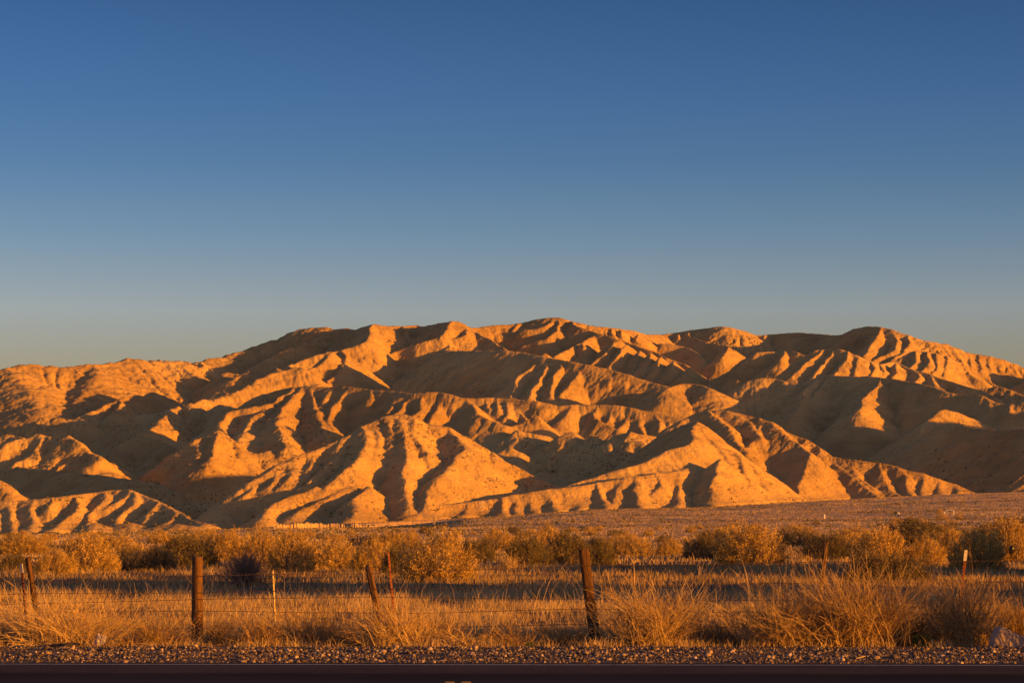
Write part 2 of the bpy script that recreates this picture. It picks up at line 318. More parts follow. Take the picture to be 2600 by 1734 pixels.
crest(1, [(-150, 1080, 1060), (0, 1150, 1060), (40, 1200, 1055), (80, 1240, 1050)], s=.55)
# ---- low front hill at the left
crest(1, [(-300, 1300, 985), (0, 1285, 985), (130, 1280, 985), (400, 1257, 990), (620, 1237, 1000), (760, 1214, 1005), (850, 1210, 1005), (930, 1245, 1000), (1080, 1300, 985), (1200, 1372, 965), (1340, 1440, 945)], s=.6, r=3)
for D, a in ((985, (-60, 1290, -30, 1380, -50, 1480)), (985, (60, 1285, 40, 1340, 80, 1420, 100, 1490)), (985, (190, 1280, 170, 1330, 215, 1410, 225, 1490)), (988, (330, 1265, 310, 1330)), (990, (520, 1260, 540, 1300, 450, 1380, 380, 1440, 350, 1490)), (1000, (700, 1230, 690, 1300, 600, 1370, 570, 1430, 540, 1490)), (1003, (840, 1215, 800, 1270, 700, 1340)), (1000, (870, 1225, 900, 1290, 830, 1350, 790, 1420, 760, 1460)), (985, (1050, 1290, 1010, 1360, 940, 1430)), (970, (1140, 1340, 1130, 1400, 1080, 1440)), (960, (1230, 1390, 1200, 1450))):
    spur(1, D, [(a[i], a[i + 1]) for i in range(0, len(a), 2)], g=.36, r=2.2)
for D, P in ((925, [(580, 1460), (630, 1430), (680, 1465)]), (930, [(800, 1440), (900, 1430), (1000, 1470)]), (925, [(1080, 1450), (1160, 1440), (1250, 1460)])):
    crest(1, [(x, y, D) for x, y in P], s=.4, r=3)
# ---- front hill in the centre
crest(2, [(-217, 1440, 1010), (-68, 1290, 1035), (82, 1162, 1050), (130, 1130, 1055), (250, 1062, 1065), (380, 987, 1080), (540, 940, 1090), (700, 862, 1100), (840, 790, 1110), (980, 735, 1120), (1090, 712, 1125), (1180, 738, 1125), (1250, 772, 1125), (1400, 798, 1125), (1500, 850, 1125), (1600, 908, 1125), (1700, 968, 1122), (1829, 1048, 1118), (1950, 1110, 1112), (2090, 1170, 1105), (2170, 1200, 1100)], s=.62, r=4)
for D, g, a in ((1060, .4, (160, 1115, 130, 1180, 60, 1250)), (1068, .4, (270, 1055, 240, 1130, 210, 1190)), (1080, .4, (380, 990, 350, 1080, 290, 1200)), (1090, .42, (540, 942, 480, 1030, 420, 1120, 370, 1195)),
                (1108, .38, (830, 790, 850, 860, 838, 940, 760, 1050, 640, 1150, 520, 1235, 400, 1290, 330, 1370)), (1098, .40, (700, 880, 640, 1010, 520, 1120, 400, 1200, 250, 1260, 60, 1330)),
                (1112, .42, (900, 790, 930, 880, 925, 960, 850, 1075, 750, 1180, 690, 1230)), (1112, .41, (950, 830, 955, 940, 900, 1060, 855, 1160, 900, 1260, 960, 1340)),
                (1122, .46, (1150, 730, 1180, 850, 1240, 910, 1285, 965, 1215, 1010, 1195, 1080, 1190, 1200, 1190, 1320)), (1118, .47, (1020, 745, 1030, 880, 1050, 1020, 1050, 1180, 1040, 1330)), (1118, .42, (1090, 745, 1120, 880, 1130, 1020, 1125, 1180, 1115, 1330)),
                (1125, .34, (1400, 800, 1470, 870, 1520, 930, 1450, 1000, 1380, 1100, 1300, 1200, 1245, 1290)), (1125, .45, (1560, 885, 1590, 1000, 1560, 1150, 1520, 1280)), (1122, .45, (1700, 970, 1720, 1100, 1700, 1220))):
    spur(2, D, [(a[i], a[i + 1]) for i in range(0, len(a), 2)], g=g, r=3)
spur(2, 1040, [(760, 1190), (640, 1235), (500, 1310), (380, 1390)], g=.25, r=4)
spur(2, 1035, [(520, 1190), (330, 1270), (240, 1310), (170, 1400)], g=.25, r=4)
spur(2, 1040, [(880, 1190), (800, 1250), (790, 1340), (740, 1410)], g=.22, r=4)
# ---- long front ridge, rising to the pointed hill
E = crest(2, [(1130, 1410, 1010), (1220, 1342, 1020), (1350, 1312, 1030), (1500, 1293, 1035), (1650, 1272, 1040), (1829, 1245, 1045)], s=.6, r=3)
crest(3, [(261, 1245, 1045), (400, 1224, 1050), (520, 1208, 1052), (640, 1190, 1055), (760, 1175, 1060), (870, 1158, 1065), (1000, 1130, 1070), (1150, 1107, 1078), (1250, 1096, 1085), (1340, 1090, 1090), (1480, 1060, 1105), (1580, 1025, 1120), (1640, 960, 1135), (1610, 890, 1145), (1540, 830, 1155), (1480, 770, 1165)], s=.62, r=3)
crest(3, [(1100, 985, 1230), (1200, 880, 1225), (1330, 820, 1215), (1400, 790, 1200), (1480, 770, 1165), (1530, 800, 1160), (1620, 890, 1150), (1700, 940, 1145), (1829, 1035, 1138), (1890, 1090, 1130), (1940, 1170, 1120), (2040, 1298, 1110)], s=.62, r=3)
spur(3, 1165, [(1480, 772), (1440, 880), (1300, 960), (1100, 1040), (900, 1100), (740, 1150), (620, 1195)], g=.26, s=.6, r=3, drift=-6)
for D, g, a in ((1034, .45, (-60, 1300, -60, 1390)), (1040, .52, (180, 1262, 190, 1370)), (1046, .52, (290, 1242, 290, 1375)), (1050, .52, (400, 1226, 420, 1370)), (1052, .52, (540, 1208, 560, 1365)), (1058, .52, (690, 1188, 705, 1365)), (1062, .45, (820, 1168, 840, 1250, 870, 1340)), (1070, .45, (1010, 1130, 970, 1220, 905, 1320)), (1074, .37, (1080, 1122, 1090, 1200, 1120, 1335)), (1082, .45, (1220, 1100, 1225, 1170, 1190, 1240)),
                (1098, .355, (1420, 1076, 1365, 1150, 1365, 1250, 1360, 1335)), (1112, .42, (1530, 1050, 1480, 1130, 1425, 1200)), (1125, .40, (1640, 1010, 1560, 1080, 1490, 1190, 1455, 1330)), (1135, .42, (1655, 960, 1700, 1100, 1740, 1330)), (1140, .42, (1730, 970, 1800, 1100, 1850, 1320)), (1100, .4, (1640, 1010, 1600, 1150, 1590, 1330)),
                (1162, .42, (1470, 790, 1510, 850, 1600, 890))):
    spur(3, D, [(a[i], a[i + 1]) for i in range(0, len(a), 2)], g=g, r=2.6)
# ---- second pointed hill, at the right
crest(3, [(1380, 745, 1330), (1480, 705, 1335), (1560, 686, 1335), (1700, 692, 1330), (1829, 718, 1325), (1900, 738, 1320), (1960, 760, 1318)], s=.62, r=3)
crest(4, [(60, 755, 1318), (150, 760, 1315), (250, 832, 1310), (380, 880, 1300), (470, 930, 1290), (560, 985, 1285), (700, 1010, 1280), (860, 1030, 1275), (980, 1060, 1270), (1050, 1085, 1268), (1140, 1096, 1265), (1260, 1135, 1262), (1370, 1172, 1260), (1475, 1240, 1255)], s=.62, r=3)
for D, g, a in ((1316, .42, (110, 765, 50, 860, -10, 950, -60, 1040)), (1312, .4, (150, 765, 240, 850, 330, 905, 400, 950, 395, 1030, 355, 1130, 315, 1250)), (1300, .42, (370, 880, 350, 930, 230, 1010)), (1290, .45, (480, 940, 460, 1040, 430, 1150, 440, 1260)), (1288, .45, (530, 980, 550, 1100, 560, 1260)), (1286, .40, (560, 990, 650, 1080, 760, 1180, 860, 1268)),
                (1280, .45, (700, 1012, 690, 1080)), (1276, .45, (850, 1032, 870, 1110, 920, 1190, 1000, 1270)), (1270, .45, (980, 1062, 1035, 1120, 1050, 1200, 1090, 1262)), (1265, .45, (1160, 1105, 1155, 1180, 1160, 1262)), (1262, .45, (1265, 1140, 1275, 1260)), (1260, .45, (1370, 1175, 1390, 1255)), (1283, .42, (620, 1000, 730, 1120, 830, 1200))):
    spur(4, D, [(a[i], a[i + 1]) for i in range(0, len(a), 2)], g=g, r=2.6)
spur(3, 1330, [(1560, 690), (1640, 760), (1700, 830), (1760, 900), (1810, 960)], g=.4, r=3)
spur(3, 1328, [(1700, 695), (1829, 760), (1900, 850)], g=.4, r=3)

# hills outside the picture to the right and left, so that their shadows fall as they do
rs = random.Random(5)
def far_ridge(x0, y0, z0, x1, y1, z1, s=.5, r=5, rill=.14, n=6):
    P = []
    for i in range(n + 1):
        t = i / n
        P.append((x0 + (x1 - x0) * t + rs.uniform(-18, 18), y0 + (y1 - y0) * t + rs.uniform(-18, 18), z0 + (z1 - z0) * t + rs.uniform(-6, 6)))
    HILL.append((catmull(P, 10), s, r, rill))
OFFR = [(430, 1330, 78, 640, 1490, 112), (560, 1750, 150, 800, 1450, 40), (480, 2150, 150, 1400, 1900, 150), (700, 1980, 150, 1000, 1600, 60), (1000, 1940, 150, 1300, 1600, 50),
        (-500, 1950, 130, -1300, 1800, 90), (-520, 1850, 120, -620, 1300, 20), (-260, 1000, 25, -420, 960, 12)]
for o in OFFR: far_ridge(*o)

# ---- evaluate the height field on a fan-shaped grid
def smax(a, b, k):
    m = np.maximum(k - np.abs(a - b), 0) / k
    return np.maximum(a, b) + m * m * k * .25
def build_hills(nu=NU, nd=ND):
    ul = np.linspace(-.75, -.226, 40)[:-1]; um = np.linspace(-.226, .226, nu); ur = np.linspace(.226, .85, 50)[1:]
    U = np.concatenate([ul, um, ur])
    D = np.concatenate([np.linspace(860, 1400, int(nd * .5))[:-1], np.linspace(1400, 2480, int(nd * .5)), np.linspace(2500, 3200, 14)])
    uu, dd = np.meshgrid(U, D); X = uu * dd; Y = dd
    fd, fz = foot(uu)
    g = ground_z(X, Y)
    floor = g + np.clip(Y - fd - 140, 0, None) * .09 + 4 * fbm(X / 150, Y / 150, 3, 3) * sstep(Y, fd + 60, fd + 300)
    floor = np.where(Y > 2150, floor - (Y - 2150) * .28, floor)
    Z = np.full(X.shape, -50.0)
    # irregular footing of every slope: warp the place where heights are looked up
    wx = X + 2.2 * fbm(X / 26, Y / 26, 11, 3); wy = Y + 2.2 * fbm(X / 26, Y / 26, 31, 3)
    for (Q, s, r, rl) in HILL:
        s = s * 1.25; r = r * .6; rl = rl * (.5 if rl < .2 else .9)
        if len(Q) < 2: continue
        seg = Q[1:, :2] - Q[:-1, :2]; L = np.linalg.norm(seg, axis=1); A = np.concatenate([[0], np.cumsum(L)])
        R = 40 + (Q[:, 2].max() - 0) * .9; R = min(R, 110 if len(Q) < 14 else 170)
        x0, x1 = Q[:, 0].min() - R, Q[:, 0].max() + R; y0, y1 = Q[:, 1].min() - R, Q[:, 1].max() + R
        i0, i1 = np.searchsorted(D, [y0, y1])
        if i1 <= i0: continue
        ya, yb = max(y0, 860), y1
        cu = [x0 / ya, x0 / yb, x1 / ya, x1 / yb]
        j0, j1 = np.searchsorted(U, [min(cu), max(cu)])
        if j1 <= j0: continue
        sx = wx[i0:i1, j0:j1]; sy = wy[i0:i1, j0:j1]
        best = np.full(sx.shape, -1e3, np.float32); ba = np.zeros(sx.shape, np.float32); bd = np.zeros(sx.shape, np.float32)
        for k in range(len(seg)):
            if L[k] < 1e-6: continue
            # only the part of the window near this piece
            yl, yh = min(Q[k, 1], Q[k + 1, 1]) - R, max(Q[k, 1], Q[k + 1, 1]) + R
            a0, a1 = np.searchsorted(D[i0:i1], [yl, yh])
            if a1 <= a0: continue
            xl, xh = min(Q[k, 0], Q[k + 1, 0]) - R, max(Q[k, 0], Q[k + 1, 0]) + R
            yl_ = max(yl, 860); cc = [xl / yl_, xl / yh, xh / yl_, xh / yh]
            b0, b1 = np.searchsorted(U[j0:j1], [min(cc), max(cc)])
            if b1 <= b0: continue
            px_ = sx[a0:a1, b0:b1]; py_ = sy[a0:a1, b0:b1]
            t = ((px_ - Q[k, 0]) * seg[k, 0] + (py_ - Q[k, 1]) * seg[k, 1]) / (L[k] ** 2)
            tc = np.clip(t, 0, 1)
            ex = px_ - Q[k, 0] - tc * seg[k, 0]; ey = py_ - Q[k, 1] - tc * seg[k, 1]
            d = np.sqrt(ex * ex + ey * ey)
            zc = Q[k, 2] + tc * (Q[k + 1, 2] - Q[k, 2]) - s * (np.sqrt(d * d + r * r) - r)
            bb = best[a0:a1, b0:b1]; m = zc > bb
            bb[m] = zc[m]
            al = A[k] + t * L[k]
            ba[a0:a1, b0:b1][m] = al[m]; bd[a0:a1, b0:b1][m] = d[m]
        if rl > 0:
            sd = int(Q[0, 0] * 7 + Q[0, 1] * 3) % 997
            w1 = np.abs(noise2(ba / 13.0 + .04 * bd, bd / 60.0, sd)); w2 = np.abs(noise2(ba / 5.5, bd / 30.0, sd + 1))
            amp = rl * np.minimum(np.maximum(bd - 1.0, 0), 26.0)
            best = best - amp * ((1 - 2.2 * np.minimum(w1, .45)) + .45 * (1 - 2.2 * np.minimum(w2, .45))) + amp * .55
        Zs = Z[i0:i1, j0:j1]
        Z[i0:i1, j0:j1] = smax(Zs, best, 1.0)
    Zt = smax(Z, floor, 5.0)
    h = np.clip(Zt - g, 0, 40) / 40
    # rain rills: noise smeared along the fall line
    gy = np.gradient(Zt, axis=0) / np.gradient(Y, axis=0); gx = np.gradient(Zt, axis=1) / np.gradient(X, axis=1)
    gy = gy - gx * uu
    gl = np.sqrt(gx * gx + gy * gy) + 1e-6
    ji = np.arange(len(U)); ii = np.arange(len(D))
    acc = 0; wsum = 0
    N = noise2(X / 3.1, Y / 3.1, 201).astype(np.float32); N += .6 * noise2(X / 1.6, Y / 1.6, 202); N += .9 * noise2(X / 7.5, Y / 7.5, 203)
    for sg in (1, -1):
        cx_, cy_ = X.copy(), Y.copy()
        for k in range(7):
            jj = np.clip(np.rint(np.interp(cx_ / cy_, U, ji)), 0, len(U) - 1).astype(np.int32)
            i_ = np.clip(np.rint(np.interp(cy_, D, ii)), 0, len(D) - 1).astype(np.int32)
            acc = acc + N[i_, jj]; wsum += 1
            dl = gl[i_, jj]
            cx_ += sg * 2.2 * gx[i_, jj] / dl; cy_ += sg * 2.2 * gy[i_, jj] / dl
    acc = acc / math.sqrt(wsum)
    Zt = Zt - np.abs(acc) * .40 * sstep(gl, .25, .6) * sstep(h, .02, .15) + .1 * sstep(gl, .25, .6)
    rough = sstep(uu, -.02, -.14) * sstep(Y, 1200, 1300) * .9 + .35     # the left block is rockier
    n1 = fbm(X / 34, Y / 34, 51, 4); n2 = fbm(X / 8, Y / 8, 71, 3)
    Zt = Zt + sstep(h, .05, .6) * (n1 * 1.1 * (.25 + rough) + n2 * .60 * rough)
    under = sstep(g + 1.2 - Zt, 0, 1.2)
    Zt = Zt - under * 1.5
    Zt = np.where(Y < fd - 90, g - 3, Zt)
    V = np.stack([X, Y, Zt], -1).reshape(-1, 3)
    return V, len(D), len(U), (U, D, Zt)

def mat_hills():
    m, nt, p = mat_new('hill_earth', .95, .1)
    geo = nt.nodes.new('ShaderNodeNewGeometry')
    a = nz(nt, .006, 5, .55, geo.outputs['Position'], .6)
    b = nz(nt, .05, 6, .62, geo.outputs['Position'])
    base = ramp(nt, a.outputs[0], [(.30, (.41, .255, .085)), (.5, (.49, .315, .105)), (.68, (.56, .375, .13))])
    fine = ramp(nt, b.outputs[0], [(.32, (.62, .60, .58)), (.55, (1, 1, 1)), (.8, (1.1, 1.08, 1.02))])
    mx = nt.nodes.new('ShaderNodeMix'); mx.data_type = 'RGBA'; mx.blend_type = 'MULTIPLY'; mx.inputs[0].default_value = .55
    nt.links.new(base.outputs[0], mx.inputs[6]); nt.links.new(fine.outputs[0], mx.inputs[7])
    # faint tilted beds of harder and softer rock
    sxyz = nt.nodes.new('ShaderNodeSeparateXYZ'); nt.links.new(geo.outputs['Position'], sxyz.inputs[0])
    cmb = nt.nodes.new('ShaderNodeCombineXYZ')
    for ax, sc in ((0, .004), (1, .004)):
        mm = nt.nodes.new('ShaderNodeMath'); mm.operation = 'MULTIPLY'; nt.links.new(sxyz.outputs[ax], mm.inputs[0]); mm.inputs[1].default_value = sc; nt.links.new(mm.outputs[0], cmb.inputs[ax])
    mz = nt.nodes.new('ShaderNodeMath'); mz.operation = 'MULTIPLY'; nt.links.new(sxyz.outputs[2], mz.inputs[0]); mz.inputs[1].default_value = .22; nt.links.new(mz.outputs[0], cmb.inputs[2])
    bed = nz(nt, 1.0, 5, .62, cmb.outputs[0], .5)
    bedc = ramp(nt, bed.outputs[0], [(.34, (.72, .66, .60)), (.46, (1, 1, 1)), (.56, (.90, .80, .72)), (.68, (1.12, 1.12, 1.08))])
    mxb = nt.nodes.new('ShaderNodeMix'); mxb.data_type = 'RGBA'; mxb.blend_type = 'MULTIPLY'; mxb.inputs[0].default_value = .32
    nt.links.new(mx.outputs[2], mxb.inputs[6]); nt.links.new(bedc.outputs[0], mxb.inputs[7]); mx = mxb
    # scrub specks: small dark plants, thick in some areas
    v = nt.nodes.new('ShaderNodeTexVoronoi'); v.inputs['Scale'].default_value = .42; v.inputs['Randomness'].default_value = 1
    nt.links.new(geo.outputs['Position'], v.inputs['Vector'])
    sp = nz(nt, .011, 3, .5, geo.outputs['Position'])
    thr = nt.nodes.new('ShaderNodeMapRange'); nt.links.new(sp.outputs[0], thr.inputs[0])
    thr.inputs[1].default_value = .36; thr.inputs[2].default_value = .64; thr.inputs[3].default_value = .01; thr.inputs[4].default_value = .27
    lt = nt.nodes.new('ShaderNodeMath'); lt.operation = 'LESS_THAN'
    nt.links.new(v.outputs['Distance'], lt.inputs[0]); nt.links.new(thr.outputs[0], lt.inputs[1])
    mx2 = nt.nodes.new('ShaderNodeMix'); mx2.data_type = 'RGBA'
    nt.links.new(lt.outputs[0], mx2.inputs[0]); nt.links.new(mx.outputs[2], mx2.inputs[6]); mx2.inputs[7].default_value = (.15, .10, .05, 1)
    nt.links.new(mx2.outputs[2], p.inputs['Base Color'])
    b2 = nz(nt, .22, 6, .65, geo.outputs['Position'])
    bump(nt, p, b2.outputs[0], .65, 1.8)
    return m
V, nr, nc, HF = build_hills()
link('hills', mesh_np('hills', V, grid_faces(nr, nc), 4, mat_hills()), kind='structure')
# ------------------------------------------------------------------ ground, road, shoulder
ROAD_TILT = -.022
def road_y(x, y0): return y0 + ROAD_TILT * x
def local_z(x, y):
    z = ground_z(x, y)
    x = np.asarray(x, float); y = np.asarray(y, float)
    near = sstep(y, 36, 42)
    z = z + near * (.10 * fbm(x / 9, y / 9, 5, 3) + .04 * noise2(x / 2.1, y / 2.1, 8)) * (1 + 2 * sstep(y, 120, 400))
    # shallow roadside hollow where the brush piles up
    z = z - .16 * np.exp(-((y - 37.6) / 1.5) ** 2)
    # cattle track running along behind the lit grass
    c = 66 + 1.5 * noise2(x / 22, 0 * x, 9) - .15 * x
    z = z - .16 * np.exp(-((y - c) / 2.2) ** 2)
    # unseen earth bank, added at the right to shade the strip behind the fence
    hx = np.exp(-((x - 23.5 - .12 * (y - 60)) / 2.6) ** 2)
    hb = sstep(y, 43.5, 47) * (1 - sstep(y, 61, 66))
    z = z + hx * hb * (5.4 + .7 * noise2(y / 2.3, 0 * y, 4) + .6 * noise2(y / 6, 0 * y, 5))
    hb2 = sstep(y, 78, 82) * (1 - sstep(y, 100, 104))  # second, lower stretch of the added bank, for shade further out
    z = z + hx * hb2 * (2.7 + .5 * noise2(y / 2.9, 0 * y, 14))
    return z
def bank_step(u, y):
    """the stream terrace with the bright cut bank below the central hill"""
    px = u * F + 1300
    return sstep(px, 640, 720) * (1 - sstep(px, 1080, 1200)), 905 + (px - 690) * .09 + 4 * np.sin(px / 40.0)
def zground(x, y):
    z = local_z(x, y)
    u = np.asarray(x, float) / np.maximum(y, 1)
    k, yb = bank_step(u, y)
    low = 1.9 + (CAM_H - 1.7)
    cut = (1 - sstep(y, yb - 2, yb + 2)) * sstep(y, 420, 760) * k
    return z * (1 - cut) + np.minimum(z, low) * cut
def zg(x, y): return float(zground(np.array([float(x)]), np.array([float(y)]))[0])
def drop_on_ground(px, py, lo=31, hi=1200):
    """where the sight line through a photo pixel meets the ground"""
    u, k = ray(px, py); ys = np.concatenate([np.arange(lo, 200, .25), np.arange(200, hi, 2.0)])
    d = CAM_H + k * ys - zground(u * ys, ys)
    w = np.where(d <= 0)[0]
    y = ys[w[0]] if len(w) else hi
    return u * y, y
def mat_ground():
    m, nt, p = mat_new('dry_ground', .95, .1)
    geo = nt.nodes.new('ShaderNodeNewGeometry')
    a = nz(nt, .02, 6, .6, geo.outputs['Position'], .4); b = nz(nt, .9, 5, .65, geo.outputs['Position'])
    c1 = ramp(nt, a.outputs[0], [(.32, (.12, .082, .05)), (.5, (.18, .125, .072)), (.66, (.26, .18, .10))])
    c2 = ramp(nt, b.outputs[0], [(.35, (.6, .58, .55)), (.6, (1, 1, 1))])
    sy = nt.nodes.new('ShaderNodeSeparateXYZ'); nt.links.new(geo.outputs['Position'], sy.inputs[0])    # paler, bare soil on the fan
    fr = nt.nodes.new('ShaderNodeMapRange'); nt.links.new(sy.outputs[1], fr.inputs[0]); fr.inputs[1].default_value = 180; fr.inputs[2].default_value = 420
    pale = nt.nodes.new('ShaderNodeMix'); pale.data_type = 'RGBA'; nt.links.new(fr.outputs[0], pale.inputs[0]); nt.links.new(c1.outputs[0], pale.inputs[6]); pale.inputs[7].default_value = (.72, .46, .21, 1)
    mx = nt.nodes.new('ShaderNodeMix'); mx.data_type = 'RGBA'; mx.blend_type = 'MULTIPLY'; mx.inputs[0].default_value = .7
    nt.links.new(pale.outputs[2], mx.inputs[6]); nt.links.new(c2.outputs[0], mx.inputs[7])
    # ploughed/striped fan far off
    nt.links.new(mx.outputs[2], p.inputs['Base Color'])
    big = nz(nt, .35, 6, .7, geo.outputs['Position'])
    bb = bump(nt, p, big.outputs[0], 1.0, 3.2)
    return m
def build_ground():
    s1 = np.linspace(-1, 1, 421); s = np.sign(s1) * (np.abs(s1) * .45 + np.abs(s1) ** 4 * .55)
    ys = np.concatenate([np.linspace(-60, 30, 16)[:-1], np.linspace(30, 46, 65)[:-1], np.linspace(46, 130, 190)[:-1], 130 * (900 / 130.) ** np.linspace(0, 1, 170)[:-1], np.linspace(900, 960, 50)[:-1], 960 * (3300 / 960.) ** np.linspace(0, 1, 90)[:-1], np.array([3300, 4500, 7000, 12000, 25000, 45000])])
    S, Y = np.meshgrid(s, ys); X = S * (60 + np.maximum(Y, 0) * .95)
    Z = zground(X, np.maximum(Y, 1.0))
    Z = np.where(Y < 36.2, np.where(Y < 31.6 + ROAD_TILT * X, -.03, -.015), Z)
    V = np.stack([X, Y, Z], -1).reshape(-1, 3)
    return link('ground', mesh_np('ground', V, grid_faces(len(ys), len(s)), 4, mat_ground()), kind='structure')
build_ground()

def mat_asphalt():
    m, nt, p = mat_new('asphalt', 1.0, .02)
    geo = nt.nodes.new('ShaderNodeNewGeometry'); sx = nt.nodes.new('ShaderNodeSeparateXYZ'); nt.links.new(geo.outputs['Position'], sx.inputs[0])
    mp = nt.nodes.new('ShaderNodeMath'); mp.operation = 'MULTIPLY_ADD'; nt.links.new(sx.outputs[0], mp.inputs[0]); mp.inputs[1].default_value = -ROAD_TILT
    nt.links.new(sx.outputs[1], mp.inputs[2])
    mr = nt.nodes.new('ShaderNodeMapRange'); nt.links.new(mp.outputs[0], mr.inputs[0]); mr.inputs[1].default_value = 26.0; mr.inputs[2].default_value = 31.4
    c = ramp(nt, mr.outputs[0], [(0, (.022, .019, .018)), (.25, (.036, .029, .027)), (.50, (.028, .021, .018)), (.58, (.066, .048, .038)), (.85, (.075, .055, .043)), (.90, (.055, .038, .028)), (1, (.10, .07, .045))])
    n1 = nz(nt, 22, 4, .7, geo.outputs['Position']); n2 = nz(nt, .35, 4, .6, geo.outputs['Position'])
    c2 = ramp(nt, n1.outputs[0], [(.3, (.7, .7, .7)), (.7, (1.25, 1.22, 1.2))]); c3 = ramp(nt, n2.outputs[0], [(.3, (.75, .75, .75)), (.7, (1.2, 1.2, 1.2))])
    m1 = nt.nodes.new('ShaderNodeMix'); m1.data_type = 'RGBA'; m1.blend_type = 'MULTIPLY'; m1.inputs[0].default_value = 1
    nt.links.new(c.outputs[0], m1.inputs[6]); nt.links.new(c2.outputs[0], m1.inputs[7])
    m2 = nt.nodes.new('ShaderNodeMix'); m2.data_type = 'RGBA'; m2.blend_type = 'MULTIPLY'; m2.inputs[0].default_value = 1
    nt.links.new(m1.outputs[2], m2.inputs[6]); nt.links.new(c3.outputs[0], m2.inputs[7])
    nt.links.new(m2.outputs[2], p.inputs['Base Color']); bump(nt, p, n1.outputs[0], .5, .01)
    return m
def strip(name, y0, y1, z, mat, x0=-70, x1=70, nx=141, ny=2, wob=0.0, thick=0.0, **kw):
    xs = np.linspace(x0, x1, nx); X, T = np.meshgrid(xs, np.linspace(0, 1, ny))
    A = y0 + ROAD_TILT * X; B = y1 + ROAD_TILT * X + wob * noise2(X * 1.7, 0 * X, 77) + wob * .6 * noise2(X * 6, 0 * X, 78)
    V = np.stack([X, A + (B - A) * T, np.full(X.shape, z)], -1).reshape(-1, 3)
    return link(name, mesh_np(name, V, grid_faces(ny, nx), 4, mat), **kw)
strip('road', 12.0, 31.25, .004, mat_asphalt(), nx=1401, ny=24, wob=.07, kind='structure')
m_line, nt, p = mat_new('worn_white_paint', .7, .3)
geo = nt.nodes.new('ShaderNodeNewGeometry'); n_ = nz(nt, 9, 4, .7, geo.outputs['Position'])
r_ = ramp(nt, n_.outputs[0], [(.35, (.16, .13, .11)), (.55, (.36, .33, .30))]); nt.links.new(r_.outputs[0], p.inputs['Base Color'])
strip('edge_line_marking', 30.62, 30.76, .010, m_line, kind='structure')
m_yel, nt, p = mat_new('worn_yellow_paint', .7, .3)
geo = nt.nodes.new('ShaderNodeNewGeometry'); n_ = nz(nt, 9, 4, .7, geo.outputs['Position'])
r_ = ramp(nt, n_.outputs[0], [(.35, (.12, .08, .03)), (.55, (.36, .22, .03))]); nt.links.new(r_.outputs[0], p.inputs['Base Color'])
strip('centre_line_marking', 26.72, 26.84, .010, m_yel, kind='structure')
strip('centre_line_marking', 26.48, 26.60, .010, m_yel, kind='structure')

# gravel shoulder: thousands of loose stones
def ico():
    t = (1 + 5 ** .5) / 2
    v = np.array([(-1, t, 0), (1, t, 0), (-1, -t, 0), (1, -t, 0), (0, -1, t), (0, 1, t), (0, -1, -t), (0, 1, -t), (t, 0, -1), (t, 0, 1), (-t, 0, -1), (-t, 0, 1)], float)
    f = np.array([(0, 11, 5), (0, 5, 1), (0, 1, 7), (0, 7, 10), (0, 10, 11), (1, 5, 9), (5, 11, 4), (11, 10, 2), (10, 7, 6), (7, 1, 8), (3, 9, 4), (3, 4, 2), (3, 2, 6), (3, 6, 8), (3, 8, 9), (4, 9, 5), (2, 4, 11), (6, 2, 10), (8, 6, 7), (9, 8, 1)])
    return v / np.linalg.norm(v[0]), f
rng = np.random.default_rng(11)
def mat_gravel():
    m, nt, p = mat_new('gravel_stone', .85, .25)
    a = nt.nodes.new('ShaderNodeAttribute'); a.attribute_name = 'tone'
    c = ramp(nt, a.outputs['Fac'], [(0, (.06, .042, .032)), (.5, (.15, .105, .072)), (.85, (.27, .19, .13)), (1, (.46, .34, .23))])
    nt.links.new(c.outputs[0], p.inputs['Base Color']); return m
def build_gravel(n=62000):
    v, f = ico()
    X = rng.uniform(-17, 17, n); T = rng.uniform(0, 1, n) ** .9
    Y = 31.15 + ROAD_TILT * X + T * (4.35 + .5 * noise2(X / 1.2, 0 * X, 91)); 
    dens = fbm(X / .9, Y / .5, 93, 3); keep = (dens + rng.normal(0, .35, n)) > -.05
    X, Y = X[keep], Y[keep]; n = len(X)
    sz = np.exp(rng.normal(math.log(.0118), .5, n)).clip(.005, .05) 
    P = v[None] * sz[:, None, None] * rng.uniform(.65, 1.25, (n, 1, 3)) * rng.uniform(.8, 1.2, (n, 12, 1))
    a = rng.uniform(0, 6.28, n); ca, sa = np.cos(a)[:, None], np.sin(a)[:, None]
    Q = np.stack([P[..., 0] * ca - P[..., 1] * sa, P[..., 0] * sa + P[..., 1] * ca, P[..., 2] * .75], -1)
    Q[..., 0] += X[:, None]; Q[..., 1] += Y[:, None]; Q[..., 2] += (sz * .35)[:, None] + .0
    Fc = (f[None] + (np.arange(n) * 12)[:, None, None]).reshape(-1)
    me = mesh_np('gravel', Q.reshape(-1, 3), Fc, 3, mat_gravel(), smooth=False)
    at_ = me.attributes.new('tone', 'FLOAT', 'POINT'); at_.data.foreach_set('value', np.repeat(rng.uniform(0, 1, n) ** 1.5, 12).astype(np.float32))
    return link('gravel', me, kind='stuff')
build_gravel()
m_sh, nt, p = mat_new('gravelly_soil', .95, .1)
geo = nt.nodes.new('ShaderNodeNewGeometry'); n_ = nz(nt, 14, 6, .75, geo.outputs['Position'])
r_ = ramp(nt, n_.outputs[0], [(.35, (.05, .036, .028)), (.5, (.12, .085, .058)), (.68, (.26, .18, .12))]); nt.links.new(r_.outputs[0], p.inputs['Base Color'])
bump(nt, p, n_.outputs[0], 1, .04)
xs = np.linspace(-70, 70, 900); X, T = np.meshgrid(xs, np.linspace(0, 1, 16)); A = 31.0 + ROAD_TILT * X; B = 36.0 + .3 * noise2(X, 0 * X, 3)
